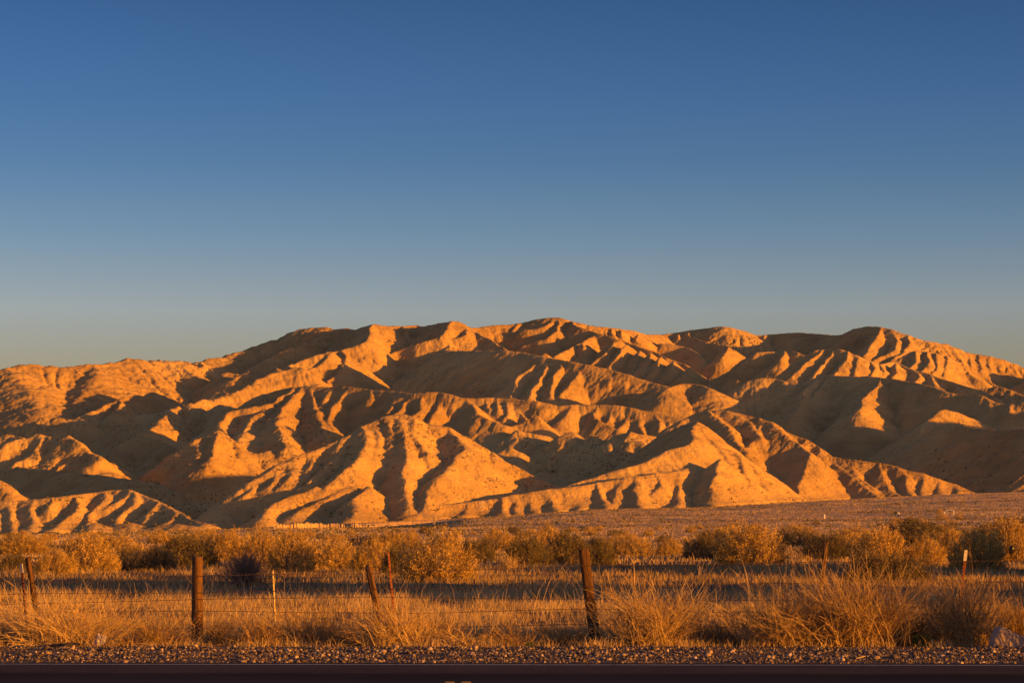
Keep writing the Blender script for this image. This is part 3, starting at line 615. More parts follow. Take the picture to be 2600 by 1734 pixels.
Zs_ = np.where((T == 0) | (T == 1), -.012, 0.0) + .012 * noise2(X * 3, (A + (B - A) * T) * 3, 12) * (T > 0) * (T < 1)
link('gravel_shoulder', mesh_np('gravel_shoulder', np.stack([X, A + (B - A) * T, Zs_ - .002], -1).reshape(-1, 3), grid_faces(16, 900), 4, m_sh), kind='structure')

# the bright cut bank below the central hill
def build_bank():
    px = np.linspace(672, 1140, 420); u = (px - 1300) / F
    _, yb = bank_step(u, 0)
    fl = 1.1 * noise2(px / 24.0, 0 * px, 62) + .8 * np.abs(noise2(px / 7.0, 0 * px, 63)) + .3 * noise2(px / 3.0, 0 * px, 66)
    top_h = np.interp(px, [672, 690, 720, 800, 940, 1000, 1090, 1140], [.1, .9, 2.2, 2.5, 2.0, 1.4, 1.5, .1]) + .9 * noise2(px / 24, 0 * px, 64) + .45 * noise2(px / 7, 0 * px, 65)
    prof = np.array([(-3.0, -.6), (-2.2, .10), (-1.2, .35), (-.6, .75), (-.1, .97), (.6, 1.0), (4, 1.02), (16, .6)])
    V = []
    for dy, hh in prof:
        w = 1.0 if 0 <= hh <= 1.0 and dy < .5 else .5
        y = yb - 3 + dy + fl * w; z = 1.75 + top_h * hh
        V.append(np.stack([u * y, y, z], -1))
    V = np.array(V).reshape(-1, 3)
    m, nt, p = mat_new('cut_bank_earth', .95, .1)
    geo = nt.nodes.new('ShaderNodeNewGeometry'); n1 = nz(nt, .5, 5, .6, geo.outputs['Position'])
    r1 = ramp(nt, n1.outputs[0], [(.3, (.38, .25, .11)), (.7, (.50, .34, .16))]); nt.links.new(r1.outputs[0], p.inputs['Base Color'])
    bump(nt, p, n1.outputs[0], .6, .6)
    return link('stream_bank', mesh_np('stream_bank', V, grid_faces(len(prof), 420), 4, m), kind='structure')
build_bank()
# ------------------------------------------------------------------ dry grass (nobody could count it)
def mat_plant(name, stops, trans=.25, attr='tone'):
    m = bpy.data.materials.new(name); m.use_nodes = True; nt = m.node_tree; nt.nodes.clear()
    out = nt.nodes.new('ShaderNodeOutputMaterial'); a = nt.nodes.new('ShaderNodeAttribute'); a.attribute_name = attr
    c = ramp(nt, a.outputs['Fac'], stops)
    d = nt.nodes.new('ShaderNodeBsdfDiffuse'); t = nt.nodes.new('ShaderNodeBsdfTranslucent'); mx = nt.nodes.new('ShaderNodeMixShader')
    mx.inputs[0].default_value = trans
    nt.links.new(c.outputs[0], d.inputs[0]); nt.links.new(c.outputs[0], t.inputs[0])
    nt.links.new(d.outputs[0], mx.inputs[1]); nt.links.new(t.outputs[0], mx.inputs[2]); nt.links.new(mx.outputs[0], out.inputs[0])
    return m
M_grass = mat_plant('straw', [(0, (.18, .11, .045)), (.35, (.38, .25, .10)), (.7, (.56, .385, .165)), (1, (.72, .52, .26))])
def blades(name, X, Y, Z, H, Wd, lean, mat, rng, tone=None, **kw):
    n = len(X); a = rng.uniform(0, 2 * np.pi, n); L = lean * rng.uniform(.2, 1, n) * H
    dx, dy = np.cos(a) * L, np.sin(a) * L
    b = rng.normal(0, .7, n)                        # blades show their broad side mostly to the road
    wx, wy = np.cos(b) * Wd / 2, np.sin(b) * Wd / 2
    V = np.zeros((n, 6, 3), np.float32)
    for k, (t, w, o) in enumerate(((0, 1, 0), (.55, .8, .35), (1, .25, 1))):
        for s, q in ((-1, 0), (1, 1)):
            V[:, 2 * k + q, 0] = X + dx * o + s * wx * w; V[:, 2 * k + q, 1] = Y + dy * o + s * wy * w; V[:, 2 * k + q, 2] = Z + H * t * (1 - .15 * o * lean) - .02 * (k == 0)
    f = np.array([0, 1, 3, 2, 2, 3, 5, 4])[None] + (np.arange(n) * 6)[:, None]
    me = mesh_np(name, V.reshape(-1, 3), f.reshape(-1), 4, mat, smooth=False)
    t = rng.uniform(0, 1, n) if tone is None else tone
    me.attributes.new('tone', 'FLOAT', 'POINT').data.foreach_set('value', np.repeat(t, 6).astype(np.float32))
    return link(name, me, **kw)
def scatter(n, y0, y1, uw=.25, pad=5.0, power=1.0):
    Y = y0 + (y1 - y0) * rng.uniform(0, 1, n) ** power; X = rng.uniform(-1, 1, n) * (Y * uw + pad); return X, Y
def grass_all():
    XX, YY, HH, WW, TT = [], [], [], [], []
    def add(n, y0, y1, h, w, clump, thr, seed, power=1.0, tone=0):
        X, Y = scatter(n, y0, y1, power=power)
        d = fbm(X / clump, Y / clump, seed, 3); k = d + rng.normal(0, .25, n) > thr
        X, Y, d = X[k], Y[k], d[k]; m = len(X)
        XX.append(X); YY.append(Y); HH.append(h * np.exp(rng.normal(0, .33, m)) * (1 + .5 * d.clip(-.8, 1))); WW.append(w * rng.uniform(.6, 1.3, m))
        TT.append((.45 + tone + .35 * d + rng.normal(0, .2, m)).clip(0, 1))
    add(280000, 38, 62, .13, .008, 2.2, .06, 301)
    add(90000, 36.6, 40.0, .20, .008, .8, -.05, 302, tone=-.15)
    add(20000, 35.4, 36.8, .10, .007, .5, .0, 303)
    add(130000, 60, 112, .15, .016, 3.2, .02, 304, tone=-.22)
    add(95000, 105, 260, .17, .035, 8, .05, 305, .8, tone=-.12)
    add(210000, 240, 1150, .19, .09, 30, -.25, 307, .8, tone=.15)
    add(2600, 44, 66, .48, .008, 3, .0, 306, tone=.1)         # taller seed stalks
    X, Y, H, Wd, T = [np.concatenate(a) for a in (XX, YY, HH, WW, TT)]
    blades('grass', X, Y, zground(X, Y), H, Wd, .7, M_grass, rng, T, kind='stuff')
grass_all()
# ------------------------------------------------------------------ shrubs
def tubes(paths, radii, sides=3):
    """many tapered tubes -> vertex and face arrays; paths: list of (k,3) arrays, radii: list of (k,) arrays"""
    VV, FF = [], []; off = 0
    for P, R in zip(paths, radii):
        k = len(P); T = np.gradient(P, axis=0); T /= np.linalg.norm(T, axis=1)[:, None] + 1e-9
        up = np.array([.3, .2, .93]); A = np.cross(T, up); A /= np.linalg.norm(A, axis=1)[:, None] + 1e-9; B = np.cross(T, A)
        ang = np.arange(sides) * 2 * np.pi / sides
        V = P[:, None] + R[:, None, None] * (np.cos(ang)[None, :, None] * A[:, None] + np.sin(ang)[None, :, None] * B[:, None])
        VV.append(V.reshape(-1, 3)); i = np.arange(k - 1)[:, None] * sides; j = np.arange(sides)[None]; j2 = (j + 1) % sides
        FF.append(np.stack([i + j, i + j2, i + sides + j2, i + sides + j], -1).reshape(-1) + off); off += k * sides
    return np.concatenate(VV), np.concatenate(FF)
def add_attr(me, vals, name='tone'):
    me.attributes.new(name, 'FLOAT', 'POINT').data.foreach_set('value', np.asarray(vals, np.float32))
def leaf_quads(C_, N, L, Wd, r):
    """small leaf faces centred at C_, N directions"""
    n = len(C_); N = N / (np.linalg.norm(N, axis=1)[:, None] + 1e-9)
    q = r.normal(0, 1, (n, 3)); S = np.cross(N, q); S /= np.linalg.norm(S, axis=1)[:, None] + 1e-9
    L = np.broadcast_to(L, n)[:, None]; Wd = np.broadcast_to(Wd, n)[:, None]
    V = np.stack([C_ - S * Wd / 2 * .5, C_ + S * Wd / 2 * .5 , C_ + N * L * .6 + S * Wd / 2, C_ + N * L, ], 1)
    V = np.stack([C_, C_ + N * L * .5 + S * Wd * .5, C_ + N * L, C_ + N * L * .5 - S * Wd * .5], 1)
    return V.reshape(-1, 3), (np.arange(n)[:, None] * 4 + np.arange(4)[None]).reshape(-1)
M_leaf = mat_plant('saltbush_leaf', [(0, (.15, .095, .035)), (.5, (.50, .32, .085)), (1, (.82, .55, .17))], .18)
M_leafd = mat_plant('dark_shrub_leaf', [(0, (.07, .058, .032)), (.5, (.16, .125, .06)), (1, (.30, .22, .09))], .15)
M_twig = mat_plant('grey_twig', [(0, (.12, .09, .065)), (.5, (.22, .16, .11)), (1, (.36, .27, .18))], 0)
M_straw = mat_plant('straw_stem', [(0, (.20, .11, .045)), (.5, (.46, .29, .11)), (1, (.74, .52, .22))], .05)

def shrub_meshes(seed, n_spray=760, leaf=30, leafsize=.028, dark=False, spiky=.3):
    """a rounded desert shrub about 1 m high and 2 m wide: crown (leaf sprays) and stems"""
    r = np.random.default_rng(seed)
    nl = 7; az = r.uniform(0, 6.28, nl); el = r.uniform(.15, 1.3, nl); am = r.uniform(.10, .30, nl); wd = r.uniform(.35, .6, nl)
    LD = np.stack([np.cos(az) * np.cos(el), np.sin(az) * np.cos(el), np.sin(el)], -1)
    C_, N_, T_ = [], [], []; stems = []; rad = []
    for i in range(n_spray):
        v = r.normal(0, 1, 3); v[2] = abs(v[2]) * .95; v /= np.linalg.norm(v)
        lump = .70 + (am * np.exp(-((1 - LD @ v) / (wd ** 2 * .5)))).max() + .05 * math.sin(v[0] * 9 + seed) * math.cos(v[1] * 8)
        gap = float(noise2(np.array([v[0] * 2.6 + v[2] * 2]), np.array([v[1] * 2.6 - v[2]]), seed)[0])
        if gap < -.42 and r.random() < .75: continue
        R = lump * (r.uniform(.55, 1.0) ** .5); tip = v * R * np.array([1.02, .9, .98]); tip[2] = max(tip[2], .02)
        if r.random() < spiky: tip = tip + (v * .5 + np.array([0, 0, .6])) * r.uniform(.03, .17)
        dirv = tip * np.array([.8, .8, 1.0]) + np.array([0, 0, .25]); dirv /= np.linalg.norm(dirv)
        Ls = r.uniform(.12, .26); t = r.uniform(0, 1, leaf)
        P = tip[None] - dirv[None] * Ls * (1 - t)[:, None] + r.normal(0, .017, (leaf, 3))
        C_.append(P); N_.append(dirv[None] + r.normal(0, .7, (leaf, 3)))
        T_.append(np.full(leaf, .5 + .22 * r.normal() + .25 * (R - .8)) + r.normal(0, .15, leaf))
        if i % 6 == 0:
            b0 = np.array([tip[0] * .15, tip[1] * .15, 0.0]); m = tip * .55 + np.array([0, 0, -.06]) + r.normal(0, .03, 3)
            stems.append(np.array([b0, b0 * .5 + m * .5, m, tip])); rad.append(np.array([.011, .008, .005, .002]))
    C_, N_, T_ = np.concatenate(C_), np.concatenate(N_), np.concatenate(T_)
    C_[:, 2] = np.maximum(C_[:, 2], .01)
    V, Fc = leaf_quads(C_, N_, leafsize * r.uniform(.7, 1.5, len(C_)), leafsize * .5, r)
    me = mesh_np('crown', V, Fc, 4, M_leafd if dark else M_leaf, smooth=False); add_attr(me, np.repeat(T_.clip(0, 1), 4))
    V, Fc = tubes(stems, rad); ms = mesh_np('stems', V, Fc, 4, M_twig); add_attr(ms, r.uniform(.2, .8, len(V)))
    return me, ms
def bare_shrub_mesh(seed, n=260):
    """leafless fine-twigged grey shrub dome"""
    r = np.random.default_rng(seed); P_, R_ = [], []
    for i in range(n):
        a = r.uniform(0, 6.28); e = r.uniform(.15, 1.45); L = r.uniform(.7, 1.0)
        d = np.array([math.cos(a) * math.cos(e), math.sin(a) * math.cos(e) * .8, math.sin(e) * .95]) * L
        b = np.array([d[0] * .08, d[1] * .08, 0]); w = r.normal(0, .05, 3)
        t = np.linspace(0, 1, 5)[:, None]; Q = b + (d - b) * t + w * np.sin(t * 3.14); P_.append(Q); R_.append(np.linspace(.008, .002, 5))
        for k in range(6):
            t0 = r.uniform(.4, .95); s = b + (d - b) * t0; dd = d / np.linalg.norm(d) + r.normal(0, .45, 3); L2 = r.uniform(.1, .24)
            P_.append(np.array([s, s + dd * L2 * .5, s + dd * L2 + [0, 0, .02]])); R_.append(np.array([.0045, .003, .0015]))
    V, Fc = tubes(P_, R_); me = mesh_np('twigs', V, Fc, 4, M_twig); add_attr(me, r.uniform(.1, .8, len(V))); return me
PRO_G = [shrub_meshes(100 + i, spiky=.25 + .1 * i) for i in range(4)]
PRO_D = [shrub_meshes(200 + i, dark=True, spiky=.3) for i in range(2)]
PRO_S = [shrub_meshes(300 + i, n_spray=330, leaf=16, leafsize=.042) for i in range(3)] + [shrub_meshes(310, n_spray=330, leaf=16, leafsize=.042, dark=True)]
PRO_B = [bare_shrub_mesh(400)]
rp = random.Random(77)
def put_shrub(kind, x, y, w, h, label, cat='shrub', group=None, rot=None):
    """w, h in metres"""
    pro = {'g': PRO_G, 'd': PRO_D, 's': PRO_S[:3], 'sd': PRO_S[3:], 'b': PRO_B}[kind]; m = rp.choice(pro)
    z = zg(x, y)
    e = bpy.data.objects.new('bare_shrub' if kind == 'b' else 'shrub', None); SC.collection.objects.link(e); e.empty_display_size = .3
    e.location = (x, y, z - .03); e.rotation_euler = (0, 0, rp.uniform(0, 6.28) if rot is None else rot)
    e.scale = (w / 1.85, w / 1.85, h / 1.0)
    e['label'] = label; e['category'] = cat
    if group: e['group'] = group
    if kind == 'b': link('twigs', m, e)
    else: link('crown', m[0], e); link('stems', m[1], e)
    return e
def shrub_px(kind, px, base, w, h, label, group='big shrubs beyond the fence', **k):
    x, y = drop_on_ground(px, base); y = min(y, 900); x = ray(px, base)[0] * y
    return put_shrub(kind, x, y, w * y / F, h * y / F, label, group=group, **k)
BIG = [
 ('g', 1110, 1476, 225, 135, 'broad golden shrub with gaps, standing just right of the thin rusty stake'),
 ('d', 1010, 1462, 110, 105, 'dark shrub tucked against the left of the broad golden shrub'),
 ('g', 945, 1452, 130, 100, 'golden shrub rising behind the leaning wooden plank post'),
 ('g', 850, 1446, 170, 85, 'low golden shrub left of the leaning wooden plank post'),
 ('g', 745, 1450, 150, 120, 'upright golden shrub right behind the thin yellow stake'),
 ('g', 665, 1440, 120, 110, 'golden shrub just left of the thin yellow stake'),
 ('b', 625, 1490, 150, 90, 'leafless purple grey shrub dome in shade right of the round wooden post'),
 ('g', 575, 1420, 150, 85, 'golden shrub top showing over the leafless grey dome'),
 ('d', 470, 1440, 220, 105, 'dark bushy shrub directly behind the round wooden post'),
 ('d', 405, 1448, 110, 75, 'small dark shrub left of the bushy shrub behind the round post'),
 ('g', 320, 1446, 150, 70, 'feathery golden shrub with dry stalks in front, left of the dark bushes'),
 ('g', 225, 1452, 170, 110, 'tall golden shrub behind the bright straw clump at far left'),
 ('g', 135, 1458, 110, 75, 'golden shrub above the two close posts at far left'),
 ('d', 35, 1452, 120, 60, 'dark low shrub at the far left edge of the plain'),
 ('g', 60, 1405, 150, 55, 'pale gold shrub behind the dark one at the far left edge'),
 ('d', 1340, 1440, 150, 100, 'dark shrub behind the pale arched tumbleweed'),
 ('d', 1440, 1436, 150, 112, 'large dark shrub just left of the square leaning post'),
 ('g', 1385, 1424, 90, 110, 'gold tipped shrub between the two dark shrubs left of the square post'),
 ('d', 1522, 1434, 90, 95, 'dark shrub just right of the square leaning post'),
 ('g', 1600, 1410, 130, 60, 'low pale gold shrub in open grass right of the square post'),
 ('g', 1700, 1410, 80, 50, 'small round gold shrub alone in the open grass'),
 ('d', 1790, 1420, 120, 80, 'dark shrub shading the left side of the bright golden mound'),
 ('g', 1905, 1436, 225, 125, 'bright golden mound shaped shrub, left of the plank leaning right'),
 ('g', 2030, 1385, 150, 60, 'golden shrub behind the plank that leans right'),
 ('d', 2095, 1420, 130, 85, 'dark shrub right beside the plank that leans right'),
 ('g', 2235, 1440, 180, 120, 'tall ragged golden shrub between the plank and the white tipped post'),
 ('d', 2260, 1478, 230, 95, 'dark shaded shrub low in front of the ragged golden one'),
 ('g', 2345, 1440, 110, 90, 'golden shrub with drooping sprays left of the white tipped post'),
 ('d', 2330, 1385, 220, 85, 'wide dark shrub mass behind the ragged golden shrub'),
 ('g', 2480, 1450, 170, 125, 'twiggy golden shrub right behind the white tipped post'),
 ('g', 2570, 1425, 150, 130, 'big golden shrub at the right edge holding the black bag'),
 ('d', 2440, 1400, 130, 80, 'dark shrub further back between the two right hand posts'),
 ('g', 2160, 1395, 170, 65, 'golden shrub far behind the narrow plank that leans right'),
 ('g', 2400, 1420, 150, 95, 'rounded golden shrub between the drooping one and the white tipped post'),
 ('g', 2540, 1380, 190, 70, 'pale shrub top behind the shrub with the black bag'),
 ('g', 1830, 1385, 130, 55, 'small golden shrub behind the bright golden mound'),
 ('g', 1270, 1395, 120, 55, 'golden shrub further back above the pale tumbleweed'),
 ('g', 1010, 1392, 150, 50, 'pale shrub top behind the dark one left of the broad golden shrub'),
 ('g', 520, 1392, 150, 48, 'pale golden shrub top above the round wooden post'),
 ('g', 270, 1400, 160, 52, 'low pale shrub behind the tall golden shrub at far left'),
 ('d', 700, 1400, 120, 50, 'dark shrub far behind the thin yellow stake'),
 ('d', 1210, 1425, 110, 75, 'dark shrub right of the broad golden one, before the tumbleweed'),
]
for k, px, b, w, h, lab in BIG: shrub_px(k, px, b, w * 1.2, h * 1.06, lab)
# middle distance: low shrubs in loose drifts across the plain, too alike to tell apart
def field_shrubs(n, b0, b1, lab, grp, s0=.7, s1=1.5):
    i = 0; tries = 0
    while i < n and tries < 4000:
        tries += 1
        px = rp.uniform(-220, 2820); lift = float(np.interp(px, [0, 700, 1300, 1800, 2600], [4, 2, -6, -22, -44])) * (1 - (b0 - 1340) / 110.)
        b = rp.uniform(b0, b1) + lift
        x, y = drop_on_ground(px, b)
        if y > 850: continue
        if b - 1342 - lift < 6: continue
        if noise2(np.array([x / (y * .03)]), np.array([y / (y * .03) * .3 + math.log(y) * 9]), 21)[0] < -.15: continue
        w = s0 + (s1 - s0) * rp.random() ** 1.6 * 1.25; w *= (1 + .0009 * y); h = min(w * rp.uniform(.35, .6), (b - 1338 - lift * 1.0) * y / F)
        put_shrub('s' if rp.random() < .72 else 'sd', x, y, w * 1.25, h * 1.15, lab, group=grp); i += 1
field_shrubs(105, 1352, 1376, 'small golden shrub far out on the plain near the hills', 'far shrubs on the plain', .9, 2.1)
field_shrubs(64, 1374, 1402, 'low golden shrub behind the big shrubs in the middle of the plain', 'middle shrubs on the plain', .9, 2.0)
field_shrubs(22, 1398, 1440, 'low golden shrub among the big shrubs beyond the fence', 'low shrubs among the big ones', .6, 1.2)
# far flats and hill feet: nobody could count the scrub
def far_scrub(n=9000):
    Y = 300 + 800 * rng.uniform(0, 1, n) ** .7; X = rng.uniform(-.24, .24, n) * Y
    ln = rng.uniform(0, 1, n) < .35; row = rng.choice([520., 610., 735., 880.], n); Yl = row + 14 * noise2(X / 160, 0 * X + row, 45) + rng.normal(0, 2.5, n); X = np.where(ln, X / Y * Yl, X); Y = np.where(ln, Yl, Y)
    fd, _ = foot(X / Y); k = (Y < fd + 15) & (ln & (fbm(X / 90, Y / 200, 47, 2) > -.1) | (fbm(X / 50, Y / 120, 41, 3) + rng.normal(0, .3, n) > -.05)); X, Y = X[k], Y[k]; n = len(X)
    Z = zground(X, Y); S = rng.uniform(.16, .5, n) * (1 + Y / 2500)
    m = 7; C_ = np.stack([X, Y, Z], -1)[:, None] + rng.normal(0, 1, (n, m, 3)) * np.array([.5, .5, .22]) * S[:, None, None] + np.array([0, 0, .25]) * S[:, None, None]
    N_ = rng.normal(0, 1, (n * m, 3)); N_[:, 2] = np.abs(N_[:, 2]) + .3
    V, Fc = leaf_quads(C_.reshape(-1, 3), N_, np.repeat(S, m) * .8, np.repeat(S, m) * .5, rng)
    me = mesh_np('scrub', V, Fc, 4, M_leafd, smooth=False); add_attr(me, np.repeat(rng.uniform(.1, 1, n * m), 4)); link('scrub', me, kind='stuff')
far_scrub()
# dots of scrub on the slopes and along the crests
def slope_scrub(n=5200):
    U, D, Z = HF; iu = rng.integers(40, len(U) - 50, n * 6); idd = rng.integers(4, len(D) - 20, n * 6)
    x = U[iu] * D[idd]; y = D[idd]; z = Z[idd, iu]; g = ground_z(x, y)
    px = U[iu] * F + 1300
    rough = sstep(-U[iu], -.06, .10)
    w = fbm(x / 70, y / 70, 88, 3) + rng.normal(0, .25, len(x)) + .35 * rough
    k = (z > g + .5) & (w > .35) & (np.abs(U[iu]) < .22); x, y, z = x[k][:n], y[k][:n], z[k][:n]; n = len(x)
    S = rng.uniform(.35, .95, n); m = 5
    C_ = np.stack([x, y, z], -1)[:, None] + rng.normal(0, 1, (n, m, 3)) * np.array([.4, .4, .25]) * S[:, None, None] + np.array([0, 0, .2])
    N_ = rng.normal(0, 1, (n * m, 3)); N_[:, 2] = np.abs(N_[:, 2]) + .2
    V, Fc = leaf_quads(C_.reshape(-1, 3), N_, np.repeat(S, m), np.repeat(S, m) * .7, rng)
    me = mesh_np('hillside_scrub', V, Fc, 4, M_leafd, smooth=False); add_attr(me, np.repeat(rng.uniform(.2, 1, n * m), 4)); link('hillside_scrub', me, kind='stuff')
slope_scrub()

# ------------------------------------------------------------------ dry stemmy clumps piled against the fence
def straw_clump(name, px, base, w, h, D, n, label, seed, lean=0.0, tangle=.25, arch=.5, fork=4, thick=.0042, tone=(.2, .95), upright=.5, group='dry stem clumps along the fence'):
    r = np.random.default_rng(seed); P_, R_ = [], []
    W2 = w * D / F / 2; Hh = .86 * h * D / F
    c = at(px, base, D); zb = zg(c.x, D)
    for i in range(n):
        b = np.array([r.normal(0, .33) * W2, r.normal(0, .28) * min(W2, .8), 0.0])
        a = r.uniform(-1, 1); s = np.sign(r.normal()) if r.random() < .8 else 0
        reach = r.uniform(.25, 1.05) * W2; hh = Hh * r.uniform(.35, 1.0) * (1 - .35 * (reach / W2) ** 2 * (1 - upright))
        ang = r.uniform(0, 6.28); dx = math.cos(ang) * reach + lean * W2 * r.uniform(.3, 1); dy = math.sin(ang) * reach * .55
        k = 8; t = np.linspace(0, 1, k)
        z = hh * (t * (1 + arch) - arch * t ** 2.2 * r.uniform(.5, 1.5)); 
        wob = np.cumsum(r.normal(0, (.15 + tangle) * .10 * W2 ** .5, (k, 3)), 0) * t[:, None]
        Q = np.stack([b[0] + dx * t ** 1.15, b[1] + dy * t ** 1.15, np.maximum(z, .01)], -1) + wob; Q[:, 2] = np.maximum(Q[:, 2], .0)
        th = thick * 1.12 * r.uniform(.5, 1.5); P_.append(Q); R_.append(np.linspace(th, th * .35, k))
        for q in range(fork):
            j = r.integers(2, k - 1); T = Q[min(j + 1, k - 1)] - Q[j]; T /= np.linalg.norm(T) + 1e-9
            d = T + r.normal(0, .38, 3) + np.array([0, 0, .12]); L2 = r.uniform(.12, .38) * Hh
            tt = np.linspace(0, 1, 4)[:, None]; c2 = r.normal(0, .12, 3) * L2
            P_.append(Q[j] + d * L2 * tt + c2 * tt ** 2); R_.append(np.linspace(th * .6, th * .25, 4))
    V, Fc = tubes(P_, R_)
    me = mesh_np(name, V, Fc, 4, M_straw); lens = [len(p) * 3 for p in P_]
    add_attr(me, np.repeat(r.uniform(tone[0], tone[1], len(P_)), lens))
    return link(name, me, loc=(c.x, D, zb), label=label, category='dry bush', group=group)
CL = [
 # name px base w h D n label seed kwargs
 ('dry_bush', 160, 1650, 350, 140, 36.2, 330, 'bright straw coloured clump of arching stems at far left, before the rusty posts', 1, dict(arch=.45, fork=5, tone=(.45, 1))),
 ('tangled_bush', 385, 1652, 190, 75, 36.4, 150, 'low reddish tangle of dry stems between the bright clump and the round post', 2, dict(tangle=.8, tone=(.0, .6))),
 ('dry_bush', 540, 1640, 90, 80, 36.9, 110, 'drooping dry tuft hanging on the right foot of the round wooden post', 3, dict(lean=.5, arch=1.0, tone=(.1, .7))),
 ('tumbleweed', 655, 1645, 110, 60, 36.2, 130, 'round tangled tumbleweed lying below the thin yellow stake', 4, dict(tangle=1.1, arch=.9, tone=(.0, .55))),
 ('tangled_bush', 775, 1650, 230, 105, 36.7, 190, 'wide brown tangle of dry stems left of the leaning wooden plank post', 5, dict(tangle=.8, tone=(.0, .65))),
 ('dry_bush', 1020, 1648, 200, 130, 36.1, 240, 'straw clump swept to the left at the foot of the plank and rusty stake', 6, dict(lean=-.35, arch=.3)),
 ('dry_bush', 1105, 1645, 150, 110, 37.0, 110, 'thin brown stems right of the swept straw clump', 7, dict(tone=(.0, .5), thick=.0034)),
 ('dry_bush', 1185, 1648, 170, 60, 36.0, 60, 'sparse flattened straw stems lying low in the middle gap', 8, dict(lean=-.4, arch=.2, tone=(.3, .9))),
 ('dry_bush', 1290, 1648, 150, 60, 36.3, 80, 'low grey brown arching stems left of the square post foot', 9, dict(arch=1.0, tone=(.0, .45))),
 ('dry_bush', 1450, 1646, 150, 70, 36.6, 90, 'dark wispy stems gathered round the foot of the square post', 10, dict(tone=(.0, .35), thick=.0034)),
 ('dry_bush', 1655, 1650, 290, 180, 36.3, 330, 'big pale straw clump right of the square leaning post', 11, dict(arch=.35, fork=5, upright=.7)),
 ('dry_bush', 1815, 1648, 180, 90, 36.8, 130, 'dim brown clump between the two biggest straw clumps', 12, dict(tone=(.0, .5))),
 ('dry_bush', 1990, 1650, 290, 165, 36.1, 330, 'orange straw clump spreading left of the plank that leans right', 13, dict(arch=.5, fork=5, tone=(.1, .8))),
 ('dry_bush', 2170, 1650, 330, 215, 36.0, 420, 'tallest straw clump, its stems reaching up beside the plank that leans right', 14, dict(arch=.35, fork=5, upright=.8, tone=(.1, .85))),
 ('dry_bush', 2330, 1650, 200, 120, 36.5, 180, 'brown stemmy clump between the tallest clump and the white tipped post', 15, dict(tone=(.0, .6))),
 ('dry_bush', 2450, 1650, 210, 190, 36.2, 280, 'straw clump at the foot of the white tipped post, left of the white tub', 16, dict(upright=.8, tone=(.1, .8), lean=-.15)),
 ('dry_bush', 2585, 1645, 130, 150, 37.1, 160, 'dark brown clump behind the white tub at the right edge', 17, dict(tone=(.0, .35))),
 ('dry_bush', 880, 1640, 130, 80, 37.2, 110, 'dull brown stems just left of the foot of the leaning plank', 18, dict(tone=(.0, .5))),
 ('dry_bush', 2800, 1650, 230, 230, 34.95, 430, 'tall straw clump added beyond the right edge to shade the white tub', 20, dict(upright=.8, tone=(.0, .6))),  # added out of view to throw shade on the tub
 ('dry_bush', -40, 1650, 170, 90, 36.4, 110, 'straw stems cut off by the left edge of the picture', 19, dict(tone=(.1, .7))),
]
for (nm, px, b, w, h, D, n, lab, sd, kw) in CL: straw_clump(nm, px, b, w, h, D, int(n * 1.15), lab, sd, **kw)
# pale arched tumbleweed further out, between dark shrubs
x_, y_ = drop_on_ground(1292, 1447)
straw_clump('tumbleweed', 1292, 1447, 62, 40, y_, 90, 'pale dome shaped tumbleweed resting before the dark shrub in mid distance', 31, arch=1.3, tangle=.5, tone=(.6, 1), thick=.006, group='lone tumbleweed')
# tall dead weeds
for i, (px, b, h, lab) in enumerate([(758, 1486, 62, 'bare forked dead weed standing in grass before the upright golden shrub'), (1552, 1470, 48, 'thin Y shaped dead weed right of the square post'), (1778, 1462, 44, 'single pale dead stalk left of the bright golden mound')]):
    x_, y_ = drop_on_ground(px, b)
    straw_clump('dead_weed', px, b, h * .55, h, y_, 5, lab, 40 + i, arch=.05, tangle=.3, upright=1, tone=(.4, .9), thick=.007, group='dead weeds beyond the fence', fork=3)
# small green weeds at the gravel edge
M_green = mat_plant('green_weed', [(0, (.06, .09, .02)), (1, (.20, .24, .05))], .3)
def green_weed(px, base, w, h, D, n, label, seed):
    r = np.random.default_rng(seed); c = at(px, base, D); W2 = w * D / F / 2; Hh = h * D / F
    a = r.uniform(0, 6.28, n); d = r.uniform(0, 1, n)
    B = np.stack([np.cos(a) * d * W2 * .4, np.sin(a) * d * W2 * .4, r.uniform(0, .6, n) * Hh], -1); N_ = np.stack([np.cos(a), np.sin(a), r.uniform(.3, 1.6, n)], -1)
    V, Fc = leaf_quads(B, N_, r.uniform(.3, .6, n) * Hh, r.uniform(.06, .12, n) * Hh * 1.6, r)
    me = mesh_np('green_weed', V, Fc, 4, M_green, smooth=False); add_attr(me, np.repeat(r.uniform(0, 1, n), 4))
    link('green_weed', me, loc=(c.x, D, zg(c.x, D)), label=label, category='weed', group='green weeds by the gravel')
green_weed(1345, 1645, 26, 20, 35.7, 70, 'little green weed at the gravel edge left of the square post', 51)
green_weed(2345, 1646, 80, 42, 35.9, 240, 'dull green weed in front of the brown clump at right', 52)
